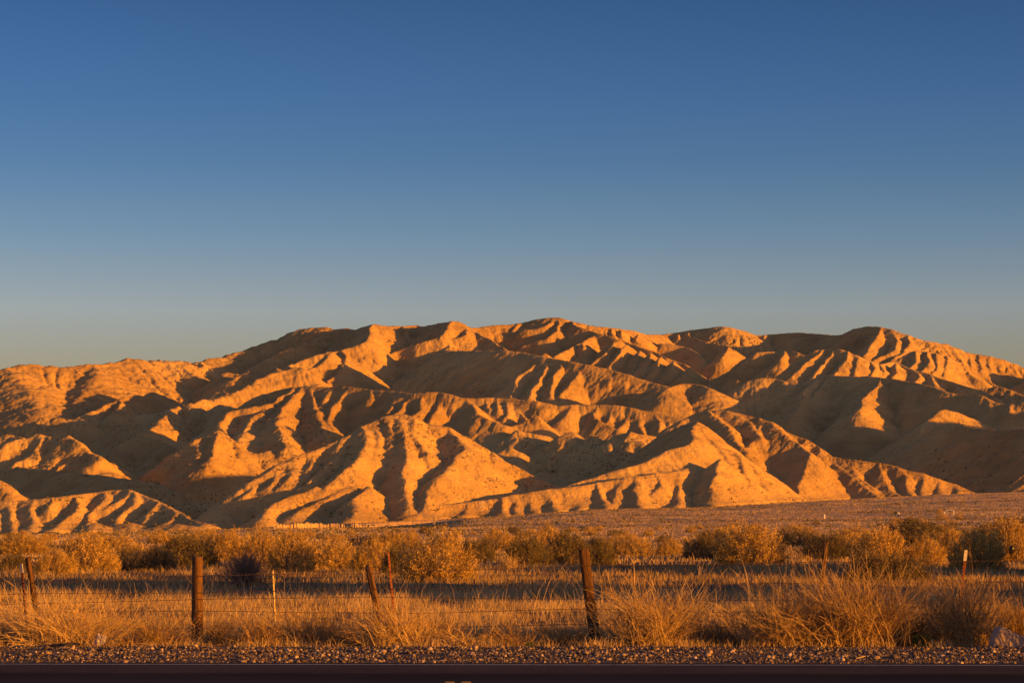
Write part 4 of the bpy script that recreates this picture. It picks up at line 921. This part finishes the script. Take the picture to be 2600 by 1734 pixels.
# ------------------------------------------------------------------ barbed wire fence
def mat_wood(name, dark, light, band=None):
    m, nt, p = mat_new(name, .85, .2)
    tc = nt.nodes.new('ShaderNodeTexCoord'); mp = nt.nodes.new('ShaderNodeMapping'); mp.inputs['Scale'].default_value = (1, 1, .07)
    nt.links.new(tc.outputs['Object'], mp.inputs[0])
    a = nz(nt, 55, 6, .7, mp.outputs[0], 1.0); c = ramp(nt, a.outputs[0], [(.30, dark), (.48, tuple((x + y) / 2 for x, y in zip(dark, light))), (.66, light)])
    col = c.outputs[0]
    if band:                                                   # old creosote soaked into the foot
        g = nt.nodes.new('ShaderNodeSeparateXYZ'); nt.links.new(tc.outputs['Object'], g.inputs[0])
        n2 = nz(nt, 6, 3, .6, tc.outputs['Object']); ad = nt.nodes.new('ShaderNodeMath'); ad.operation = 'MULTIPLY_ADD'
        nt.links.new(n2.outputs[0], ad.inputs[0]); ad.inputs[1].default_value = .35; nt.links.new(g.outputs[2], ad.inputs[2])
        r = ramp(nt, ad.outputs[0], [(max(band - .12, 0), (.10, .08, .07)), (min(band + .12, 1), (1, 1, 1))])
        mx = nt.nodes.new('ShaderNodeMix'); mx.data_type = 'RGBA'; mx.blend_type = 'MULTIPLY'; mx.inputs[0].default_value = 1
        nt.links.new(col, mx.inputs[6]); nt.links.new(r.outputs[0], mx.inputs[7]); col = mx.outputs[2]
    nt.links.new(col, p.inputs['Base Color']); bump(nt, p, a.outputs[0], .9, .012)
    return m
M_w1 = mat_wood('weathered_post_wood', (.025, .013, .007), (.20, .095, .03))
M_w2 = mat_wood('creosoted_post_wood', (.014, .008, .005), (.17, .08, .026), band=.72)
M_w3 = mat_wood('plank_wood', (.04, .02, .009), (.23, .115, .038))
def mat_rust(name, a_, b_):
    m, nt, p = mat_new(name, .8, .3); tc = nt.nodes.new('ShaderNodeTexCoord'); n1 = nz(nt, 30, 5, .7, tc.outputs['Object'])
    r = ramp(nt, n1.outputs[0], [(.35, a_), (.62, b_)]); nt.links.new(r.outputs[0], p.inputs['Base Color']); bump(nt, p, n1.outputs[0], .4, .003); return m
M_rust = mat_rust('rusty_steel', (.10, .03, .015), (.27, .085, .03))
M_pale = mat_rust('faded_white_paint', (.50, .42, .26), (.72, .64, .46))
M_ylw = mat_rust('bleached_stick_wood', (.40, .27, .09), (.60, .44, .17))
M_wire = mat_rust('old_wire', (.05, .03, .025), (.13, .07, .05))
DF = 37.4
fence = bpy.data.objects.new('barbed_wire_fence', None); SC.collection.objects.link(fence)
fence.location = (0, DF, 0); fence['label'] = 'old sagging barbed wire fence of mixed leaning posts beside the road'; fence['category'] = 'fence'
def post_frame(top, bot, D=DF):
    """base point on the ground and axis towards the traced top"""
    T = at(top[0], top[1], D); Bt = at(bot[0], bot[1], D); ax = (T - Bt); L = ax.length; ax = ax / L
    g = -.35; k = (Bt.z - g) / ax.z; B0 = Bt - ax * k
    return B0, ax, L + k
def lathe_post(name, top, bot, r0, r1, mat, seed, sides=20, label=None, cracks=.05, dome=.3, square=0.0, D=DF):
    B0, ax, L = post_frame(top, bot, D); r = np.random.default_rng(seed); n = 26
    zs = np.concatenate([np.linspace(0, L, n), [L + .004, L + .006]]); ang = np.arange(sides) * 2 * np.pi / sides
    prof = 1 + .04 * r.normal(0, 1, sides); cr = np.zeros(sides)
    for c in r.integers(0, sides, 4): cr[c] = cracks * r.uniform(.5, 1.4)
    V = []
    for i, z in enumerate(zs):
        t = z / L; R = r0 + (r1 - r0) * min(t, 1); 
        if i == n - 1: R *= .97
        if i == n: R *= .72
        if i == n + 1: R *= .02
        wv = 1 + .015 * np.sin(z * 3 + ang * 2) ; sq = 1.0
        if square: sq = 1 / np.maximum(np.abs(np.cos(ang)), np.abs(np.sin(ang))) ** square; 
        rr = R * wv * sq * (prof - cr * (1 if i < n else .5))
        V.append(np.stack([rr * np.cos(ang), rr * np.sin(ang), np.full(sides, z + (.012 * r.normal(0, 1, sides) if i == n - 1 else 0))], -1))
    V = np.array(V).reshape(-1, 3); N = len(zs)
    i = np.arange(N - 1)[:, None] * sides; j = np.arange(sides)[None]; j2 = (j + 1) % sides
    Fc = np.stack([i + j, i + j2, i + sides + j2, i + sides + j], -1).reshape(-1)
    me = mesh_np(name, V, Fc, 4, mat, smooth=not square)
    o = link(name, me, fence); q = Vector((0, 0, 1)).rotation_difference(ax)
    o.rotation_mode = 'QUATERNION'; o.rotation_quaternion = q; o.location = B0 - fence.location
    if label: o['label'] = label
    return o
def box_mesh(bm, a, b):
    import bmesh
    M = Matrix.Translation((a + b) / 2) @ Matrix.Diagonal((*(b - a), 1)); bmesh.ops.create_cube(bm, size=1, matrix=M)
import bmesh
def t_post(top, bot, mat, seed, label, tip=None, w=.036, D=DF):
    B0, ax, L = post_frame(top, bot, D); bm = bmesh.new(); r = random.Random(seed); tipL = tip or 0
    box_mesh(bm, Vector((-w / 2, -.004, 0)), Vector((w / 2, .004, L - tipL))); box_mesh(bm, Vector((-.004, .0042, 0)), Vector((.004, .034, L - tipL)))
    z = .5
    while z < L - tipL - .03:
        box_mesh(bm, Vector((-.008, -.013, z)), Vector((.008, -.0042, z + .016))); z += .054
    me = bpy.data.meshes.new('steel_post'); bm.to_mesh(me); bm.free(); me.materials.append(mat)
    o = link('steel_post', me, fence); o.rotation_mode = 'QUATERNION'; o.rotation_quaternion = Vector((0, 0, 1)).rotation_difference(ax) @ Matrix.Rotation(math.radians(r.uniform(-35, 35)), 3, 'Z').to_quaternion()
    o.location = B0 - fence.location; o['label'] = label
    if tip:
        bm = bmesh.new(); box_mesh(bm, Vector((-w / 2 - .001, -.005, L - tipL + .0005)), Vector((w / 2 + .001, .005, L))); box_mesh(bm, Vector((-.005, .0052, L - tipL + .0005)), Vector((.005, .035, L)))
        me = bpy.data.meshes.new('painted_tip'); bm.to_mesh(me); bm.free(); me.materials.append(M_pale); link('painted_tip', me, o)
    return o
def plank_post(top, bot, w, d, mat, seed, label, D=DF):
    """sawn plank with a rough broken top"""
    B0, ax, L = post_frame(top, bot, D); r = np.random.default_rng(seed); nx, nz_ = 7, 24; V = []
    ring = [(-1, -1), (-.33, -1), (.33, -1), (1, -1), (1, 1), (.33, 1), (-.33, 1), (-1, 1)]
    off = .004 * r.normal(0, 1, 8)
    for i in range(nz_):
        z = L * i / (nz_ - 1)
        for k, (x, y) in enumerate(ring):
            zz = z + (r.normal(0, .016) if i == nz_ - 1 else 0)
            V.append((x * w / 2 * (1 + .03 * math.sin(z * 4 + k)) + off[k], y * d / 2 + .004 * r.normal(), zz))
    me_v = np.array(V); i = np.arange(nz_ - 1)[:, None] * 8; j = np.arange(8)[None]; j2 = (j + 1) % 8
    Fc = np.stack([i + j, i + j2, i + 8 + j2, i + 8 + j], -1).reshape(-1)
    t = (nz_ - 1) * 8; cap = np.array([t, t + 1, t + 6, t + 7, t + 1, t + 2, t + 5, t + 6, t + 2, t + 3, t + 4, t + 5])
    me = mesh_np('wooden_post', me_v, np.concatenate([Fc, cap]), 4, mat, smooth=False)
    o = link('wooden_post', me, fence); o.rotation_mode = 'QUATERNION'; o.rotation_quaternion = Vector((0, 0, 1)).rotation_difference(ax) @ Matrix.Rotation(math.radians(-18), 3, 'Z').to_quaternion()
    o.location = B0 - fence.location; o['label'] = label; return o
pxm = DF / F
t_post((54, 1431), (68, 1592), M_rust, 1, 'thin rusty steel post with pale painted tip', tip=.14, w=.042)
plank_post((70, 1416), (95, 1578), .062, .05, M_w2, 2, 'dark split wooden post leaning left beside the pale tipped steel post')
lathe_post('wooden_post', (501, 1413), (501, 1625), .087, .080, M_w1, 3, label='thick round wooden post with rounded top, wrapped by wires')
lathe_post('stick_post', (692.5, 1449), (698, 1572), .020, .016, M_ylw, 4, sides=9, label='thin pale yellow stick post with a wire knot', cracks=.1)
plank_post((935, 1437), (965, 1582), .088, .05, M_w3, 5, 'sawn plank post leaning left with broken top')
t_post((986, 1402), (1002, 1575), M_rust, 6, 'thin dark rusty steel post with studs beside the plank', w=.034)
lathe_post('wooden_post', (1482, 1393), (1512, 1632), .083, .078, M_w2, 7, sides=16, square=.75, label='squared heavy post, orange above and black at the foot, leaning left')
plank_post((2099, 1377), (2080, 1540), .062, .045, M_w3, 8, 'narrow plank post leaning right')
t_post((2453, 1396), (2437, 1540), M_rust, 9, 'rusty steel post leaning right with white painted tip', tip=.17, w=.046)
# wire knot on the stick
k_ = []; kr = []
for i in range(3):
    t = np.linspace(0, 6.28, 12); c0 = at(694.5, 1470 + i * 5, DF); k_.append(np.stack([c0.x + .022 * np.cos(t), DF + .022 * np.sin(t) - 0 * t, c0.z + .008 * np.sin(2 * t)], -1) - np.array(fence.location)); kr.append(np.full(12, .006))
V, Fc = tubes(k_, kr); link('wire_tie', mesh_np('wire_tie', V, Fc, 4, M_ylw), fence)
WIRES = [
 [(-250, 1478), (0, 1479), (67, 1477), (90, 1479), (300, 1473), (501, 1462), (694, 1457), (820, 1459), (945, 1456), (993, 1450), (1200, 1446), (1487, 1436), (1800, 1432), (2093, 1426), (2300, 1426), (2448, 1424), (2850, 1420)],
 [(-250, 1508), (0, 1508), (90, 1506), (300, 1506), (501, 1504), (694, 1500), (950, 1494), (1200, 1493), (1490, 1489), (1800, 1484), (2088, 1478), (2443, 1479), (2850, 1470)],
 [(-250, 1534), (0, 1534), (90, 1531), (300, 1527), (501, 1521), (694, 1518), (955, 1515), (1200, 1519), (1492, 1520), (1800, 1524), (2085, 1523), (2440, 1524), (2850, 1520)],
 [(-250, 1560), (0, 1559), (90, 1554), (300, 1552), (501, 1550), (697, 1553), (960, 1557), (1100, 1556), (1350, 1548), (1500, 1545), (1750, 1553), (2082, 1558), (2440, 1560), (2850, 1560)],
 [(-250, 1598), (0, 1597), (501, 1595), (698, 1594), (963, 1592), (1200, 1590), (1350, 1587), (1505, 1583), (1750, 1590), (2080, 1596), (2600, 1597), (2850, 1597)]]
def build_wire(pts, seed):
    r = np.random.default_rng(seed); D = DF - .095; P = []
    xs = np.arange(pts[0][0], pts[-1][0], 9.0); ys = np.interp(xs, [p[0] for p in pts], [p[1] for p in pts]) + .5 * noise2(xs / 60, 0 * xs, seed)
    C0 = np.array([at(a, b, D) for a, b in zip(xs, ys)]) - np.array(fence.location)
    ph = np.arange(len(C0)) * 1.3; tw = .0032
    A = C0 + np.stack([0 * ph, np.cos(ph) * tw, np.sin(ph) * tw], -1); B = C0 - np.stack([0 * ph, np.cos(ph) * tw, np.sin(ph) * tw], -1)
    P = [A, B]; R = [np.full(len(A), .0023)] * 2
    for i in range(3, len(C0) - 2, 3):
        a = r.uniform(0, 3.14); d = np.array([r.normal(0, .4), math.cos(a), math.sin(a)]); d /= np.linalg.norm(d); c = C0[i]
        P.append(np.array([c - d * .020, c, c + d * .020])); R.append(np.array([.0014, .0030, .0014]))
    V, Fc = tubes(P, R, 4); link('barbed_wire', mesh_np('barbed_wire', V, Fc, 4, M_wire), fence)
for i, w in enumerate(WIRES): build_wire(w, 500 + i)

# ------------------------------------------------------------------ litter and small things
def put(name, bm, mat, loc, label=None, cat=None, parent=None, rot=(0, 0, 0), smooth=True, **kw):
    me = bpy.data.meshes.new(name); bm.to_mesh(me); bm.free(); me.materials.append(mat)
    if smooth: me.polygons.foreach_set('use_smooth', np.ones(len(me.polygons), bool))
    o = link(name, me, parent, loc); o.rotation_euler = rot
    if label: o['label'] = label
    if cat: o['category'] = cat
    for k, v in kw.items(): o[k] = v
    return o
def plain(name, col, rough=.7, spec=.3, var=.15, scale=12, bmp=.2, bd=.004):
    m, nt, p = mat_new(name, rough, spec); tc = nt.nodes.new('ShaderNodeTexCoord'); n1 = nz(nt, scale, 4, .6, tc.outputs['Object'])
    r = ramp(nt, n1.outputs[0], [(.3, tuple(c * (1 - var) for c in col)), (.7, tuple(min(c * (1 + var), 1) for c in col))]); nt.links.new(r.outputs[0], p.inputs['Base Color'])
    bump(nt, p, n1.outputs[0], bmp, bd); return m
# dented white tub at the right edge
c = at(2557, 1648, 35.3); m_tub = plain('dirty_white_plastic', (.34, .245, .17), .9, .4, .18, 7, .5, .01)
bm = bmesh.new()
prof = [(-.245, -.02), (-.235, .10), (-.185, .215), (-.14, .285), (-.10, .295), (.02, .245), (.14, .190), (.235, .155), (.252, .11), (.235, .04), (.215, -.02)]
for yy, sc in ((-.13, .93), (-.115, 1.0), (.10, 1.0), (.13, .92)):
    for (x, z) in prof: bm.verts.new((x * sc, yy, .12 + (z - .12) * sc))
bm.verts.ensure_lookup_table(); n = len(prof)
for k in range(3):
    for i in range(n): bm.faces.new([bm.verts[k * n + i], bm.verts[k * n + (i + 1) % n], bm.verts[(k + 1) * n + (i + 1) % n], bm.verts[(k + 1) * n + i]])
bm.faces.new([bm.verts[i] for i in range(n)][::-1]); bm.faces.new([bm.verts[3 * n + i] for i in range(n)])
bmesh.ops.recalc_face_normals(bm, faces=bm.faces); bmesh.ops.bevel(bm, geom=list(bm.edges), offset=.008, segments=2, affect='EDGES')
tub = put('plastic_tub', bm, m_tub, (c.x, 35.3, .01), 'dented white plastic tub lying on its side at the right edge of the gravel', 'tub', rot=(0, 0, math.radians(8)), smooth=False)
V, Fc = tubes([np.array([(-.17, -.134, .23), (-.14, -.136, .17), (-.11, -.136, .11), (-.07, -.136, .05), (-.055, -.134, .0)])], [np.full(5, .0035)], 4)
link('crack', mesh_np('crack', V, Fc, 4, plain('dark_seam', (.16, .13, .11))), tub)
# crumpled film bag
def crumple(name, px, base, D, w, h, mat, seed, label, cat, amp=.35):
    bm = bmesh.new(); bmesh.ops.create_icosphere(bm, subdivisions=4, radius=1); r = random.Random(seed)
    for v in bm.verts:
        p_ = v.co; n1 = float(noise2(np.array([p_.x * 2.2 + p_.z]), np.array([p_.y * 2.2 - p_.z * 1.7]), seed)[0]); n2 = float(noise2(np.array([p_.x * 6 + p_.z * 3]), np.array([p_.y * 6 + p_.z * 5]), seed + 1)[0])
        v.co = p_ * (1 + amp * n1 - abs(n2) * amp)
        v.co = Vector((v.co.x * w / 2 + v.co.z * w * .22, v.co.y * w / 3, (v.co.z + .85) * h / 2))
    c = at(px, base, D); return put(name, bm, mat, (c.x, D, zg(c.x, D)), label, cat, smooth=False)
m_film = plain('clear_film_plastic', (.42, .36, .40), .35, .5, .4, 30)
m_film.node_tree.nodes['Principled BSDF'].inputs['Transmission Weight'].default_value = .25
crumple('plastic_bag', 252, 1650, 35.9, .15, .23, m_film, 5, 'crumpled clear and pinkish plastic bag at the right end of the bright clump', 'bag', .5)
crumple('rubber_scrap', 168, 1652, 35.5, .40, .10, plain('black_rubber', (.035, .028, .02), .8, .2, .5, 9), 7, 'dark torn rubber scrap under the bright straw clump', 'scrap', .3)
crumple('rubber_scrap', 135, 1653, 35.55, .22, .07, plain('black_rubber_dusty', (.05, .04, .025), .8, .2, .5, 9), 9, 'small dark rubber scrap left of the longer one under the straw', 'scrap', .3)
crumple('paper_scrap', 1145, 1640, 36.6, .16, .10, plain('pale_paper', (.42, .38, .36)), 12, 'pale wad of paper caught in brush behind the flattened stems', 'paper', .4)
# splinter of yellow wood on the gravel
c = at(2186, 1672, 32.0); V, Fc = tubes([np.array([(-.065, 0, .02), (0, .0, .035), (.06, .01, .05)])], [np.array([.008, .012, .007])], 5)
link('wood_splinter', mesh_np('wood_splinter', V, Fc, 4, M_ylw), loc=(c.x, 32.0, .0), label='short yellow wood splinter lying on the gravel', category='stick')
# black bag snagged in the right hand shrub
x_, y_ = drop_on_ground(2570, 1425); c = at(2569, 1394, y_ - 1.2)
bm = bmesh.new(); bmesh.ops.create_icosphere(bm, subdivisions=3, radius=1)
for v in bm.verts:
    n1 = float(noise2(np.array([v.co.x * 2 + v.co.z * 2]), np.array([v.co.y * 2]), 66)[0]); v.co = v.co * (1 + .6 * n1); v.co.x *= .12; v.co.y *= .10; v.co.z *= .20
put('black_bag', bm, plain('black_film', (.02, .018, .018), .4, .4), (c.x, c.y, c.z), 'torn black bag snagged in the big shrub at the right edge', 'bag')
# raised yellow road markers
m_mk = plain('yellow_marker_plastic', (.20, .11, .012), .6, .3, .1)
for i, (px, lab) in enumerate(((1141, 'yellow road marker at the bottom edge, left one of the close pair'), (1183, 'yellow road marker at the bottom edge, right one of the close pair'))):
    c = at(px, 1731, 26.95); bm = bmesh.new()
    vs = [bm.verts.new(p) for p in ((-.06, -.05, 0), (.06, -.05, 0), (.06, .05, 0), (-.06, .05, 0), (-.045, -.018, .019), (.045, -.018, .019), (.045, .018, .019), (-.045, .018, .019))]
    for f in ((0, 1, 5, 4), (1, 2, 6, 5), (2, 3, 7, 6), (3, 0, 4, 7), (4, 5, 6, 7), (3, 2, 1, 0)): bm.faces.new([vs[k] for k in f])
    bmesh.ops.bevel(bm, geom=list(bm.edges), offset=.003, segments=1, affect='EDGES')
    put('road_marker', bm, m_mk, (c.x, 26.95, .012), lab, 'road marker', smooth=False, group='road markers on the centre line')

# ---- far things on the plain
def far_at(px, py, lo=200): x, y = drop_on_ground(px, py, lo, 1250); return x, y, zg(x, y)
m_wh = plain('white_painted_post', (.78, .74, .66), .6, .3, .05)
for px, py, hpx, wpx, lab in ((2094, 1315, 8, 2.6, 'short white marker post far out behind the shrubs, the left one'), (2398, 1304, 6, 2.2, 'tiny white marker post beside the orange bush far at right')):
    x, y, z = far_at(px, py + 2); s = y / F; bm = bmesh.new(); box_mesh(bm, Vector((-wpx * s / 2, -wpx * s / 2, -.3)), Vector((wpx * s / 2, wpx * s / 2, hpx * s + .1)))
    bmesh.ops.bevel(bm, geom=list(bm.edges), offset=.01, segments=1, affect='EDGES')
    put('marker_post', bm, m_wh, (x, y, z), lab, 'post', smooth=False, group='white posts on the plain')
# grey pipe gate frame
x, y, z = far_at(2412, 1306); s = y / F
g_ = bpy.data.objects.new('pipe_gate', None); SC.collection.objects.link(g_); g_.location = (x, y, z); g_['label'] = 'grey pipe rail with a pale post far out at right, next to the orange bush'; g_['category'] = 'gate'
m_gp = plain('grey_pipe', (.36, .38, .42), .5, .4); m_pp = plain('pale_post', (.62, .50, .40))
bm = bmesh.new(); box_mesh(bm, Vector((-10 * s, -.05, 10.4 * s)), Vector((9 * s, .05, 11.6 * s))); put('rail', bm, m_gp, (0, 0, 0), parent=g_, smooth=False)
for nm, xx, mm, w_ in (('post', 9.6, m_pp, 1.1), ('post', -9.5, m_gp, .7)):
    bm = bmesh.new(); box_mesh(bm, Vector(((xx - w_) * s, -.12, -.4)), Vector(((xx + w_) * s, .12, 12 * s))); put(nm, bm, mm, (0, 0, 0), parent=g_, smooth=False)
# a small parked pickup seen from the side, far away
x, y, z = far_at(2277, 1308); s = y / F
tr = bpy.data.objects.new('parked_truck', None); SC.collection.objects.link(tr); tr.location = (x, y, z); L = 14 * s; Hh = 9 * s
tr['label'] = 'tiny dark green truck with a white front parked far out among the scrub'; tr['category'] = 'truck'
def bx(name, a, b, mat, par, bev=.03):
    bm = bmesh.new(); box_mesh(bm, Vector(a), Vector(b)); bmesh.ops.bevel(bm, geom=list(bm.edges), offset=bev * L / 3, segments=2, affect='EDGES'); return put(name, bm, mat, (0, 0, 0), parent=par, smooth=False)
bx('cargo_box', (-L * .5, -L * .16, Hh * .32), (L * .12, L * .16, Hh * 1.0), plain('dark_green_paint', (.03, .045, .035), .5), tr)
cab = bx('cab', (L * .14, -L * .15, Hh * .22), (L * .5, L * .15, Hh * .80), plain('white_paint', (.8, .78, .74), .4, .5), tr)
bx('window', (L * .24, -L * .153, Hh * .52), (L * .42, -L * .148, Hh * .72), plain('dark_glass', (.02, .02, .025), .1, .5), cab, .004)
bx('bumper', (L * .5, -L * .14, Hh * .16), (L * .56, L * .14, Hh * .32), plain('red_paint', (.4, .05, .03)), tr)
for xx in (-.32, .3):
    for sy in (-1, 1):
        bm = bmesh.new(); bmesh.ops.create_cone(bm, cap_ends=True, segments=16, radius1=Hh * .2, radius2=Hh * .2, depth=L * .07, matrix=Matrix.Translation((xx * L, sy * L * .14, Hh * .18)) @ Matrix.Rotation(math.pi / 2, 4, 'X'))
        put('wheel', bm, plain('tyre', (.02, .02, .02)) if 'tyre' not in bpy.data.materials else bpy.data.materials['tyre'], (0, 0, 0), parent=tr, smooth=False)
# bright orange bush beside the gate
e = put_shrub('s', *far_at(2386, 1306)[:2], 24 * s, 17 * s, 'round orange bush beside the grey pipe rail far at right', group=None)
# hillside letter of white painted stones
def hillside_letter():
    U, D, Z = HF
    u0, k0 = ray(1224, 1283); j = int(np.argmin(np.abs(U - u0))); zz = Z[:, j]; d = CAM_H + k0 * D - zz; i = np.where(d <= 0)[0][0]; y0 = D[i]
    s = y0 / F; bm = bmesh.new()
    def hz(x, y): return float(Z[int(np.argmin(np.abs(D - y))), int(np.argmin(np.abs(U - x / y)))])
    def on(px, py):
        u, k = ray(px, py); jj = int(np.argmin(np.abs(U - u))); dd = CAM_H + k * D - Z[:, jj]; ii = np.where(dd <= 0)[0][0]; return Vector((u * D[ii], D[ii], Z[ii, jj]))
    r = random.Random(4)
    pts = [(1231, 1280.5)] + [(1230.5 - t, 1278.3) for t in range(0, 13)] + [(1217.5, 1278.3 + t) for t in range(1, 10)] + [(1218 + t, 1287.8) for t in range(0, 13)] + [(1231, 1286)]
    for p in pts:
        c = on(*p)
        bmesh.ops.create_icosphere(bm, subdivisions=1, radius=1.05 * s, matrix=Matrix.Translation(c + Vector((0, -.1, .12))) @ Matrix.Rotation(r.uniform(0, 3), 4, 'Z') @ Matrix.Diagonal((1.0, 1.0, .8, 1)))
    put('hillside_letter', bm, plain('whitewashed_stone', (.75, .70, .62), .8, .2, .1, 1), (0, 0, 0), 'small white letter C of painted stones on the low front ridge', 'hillside letter', smooth=False)
hillside_letter()
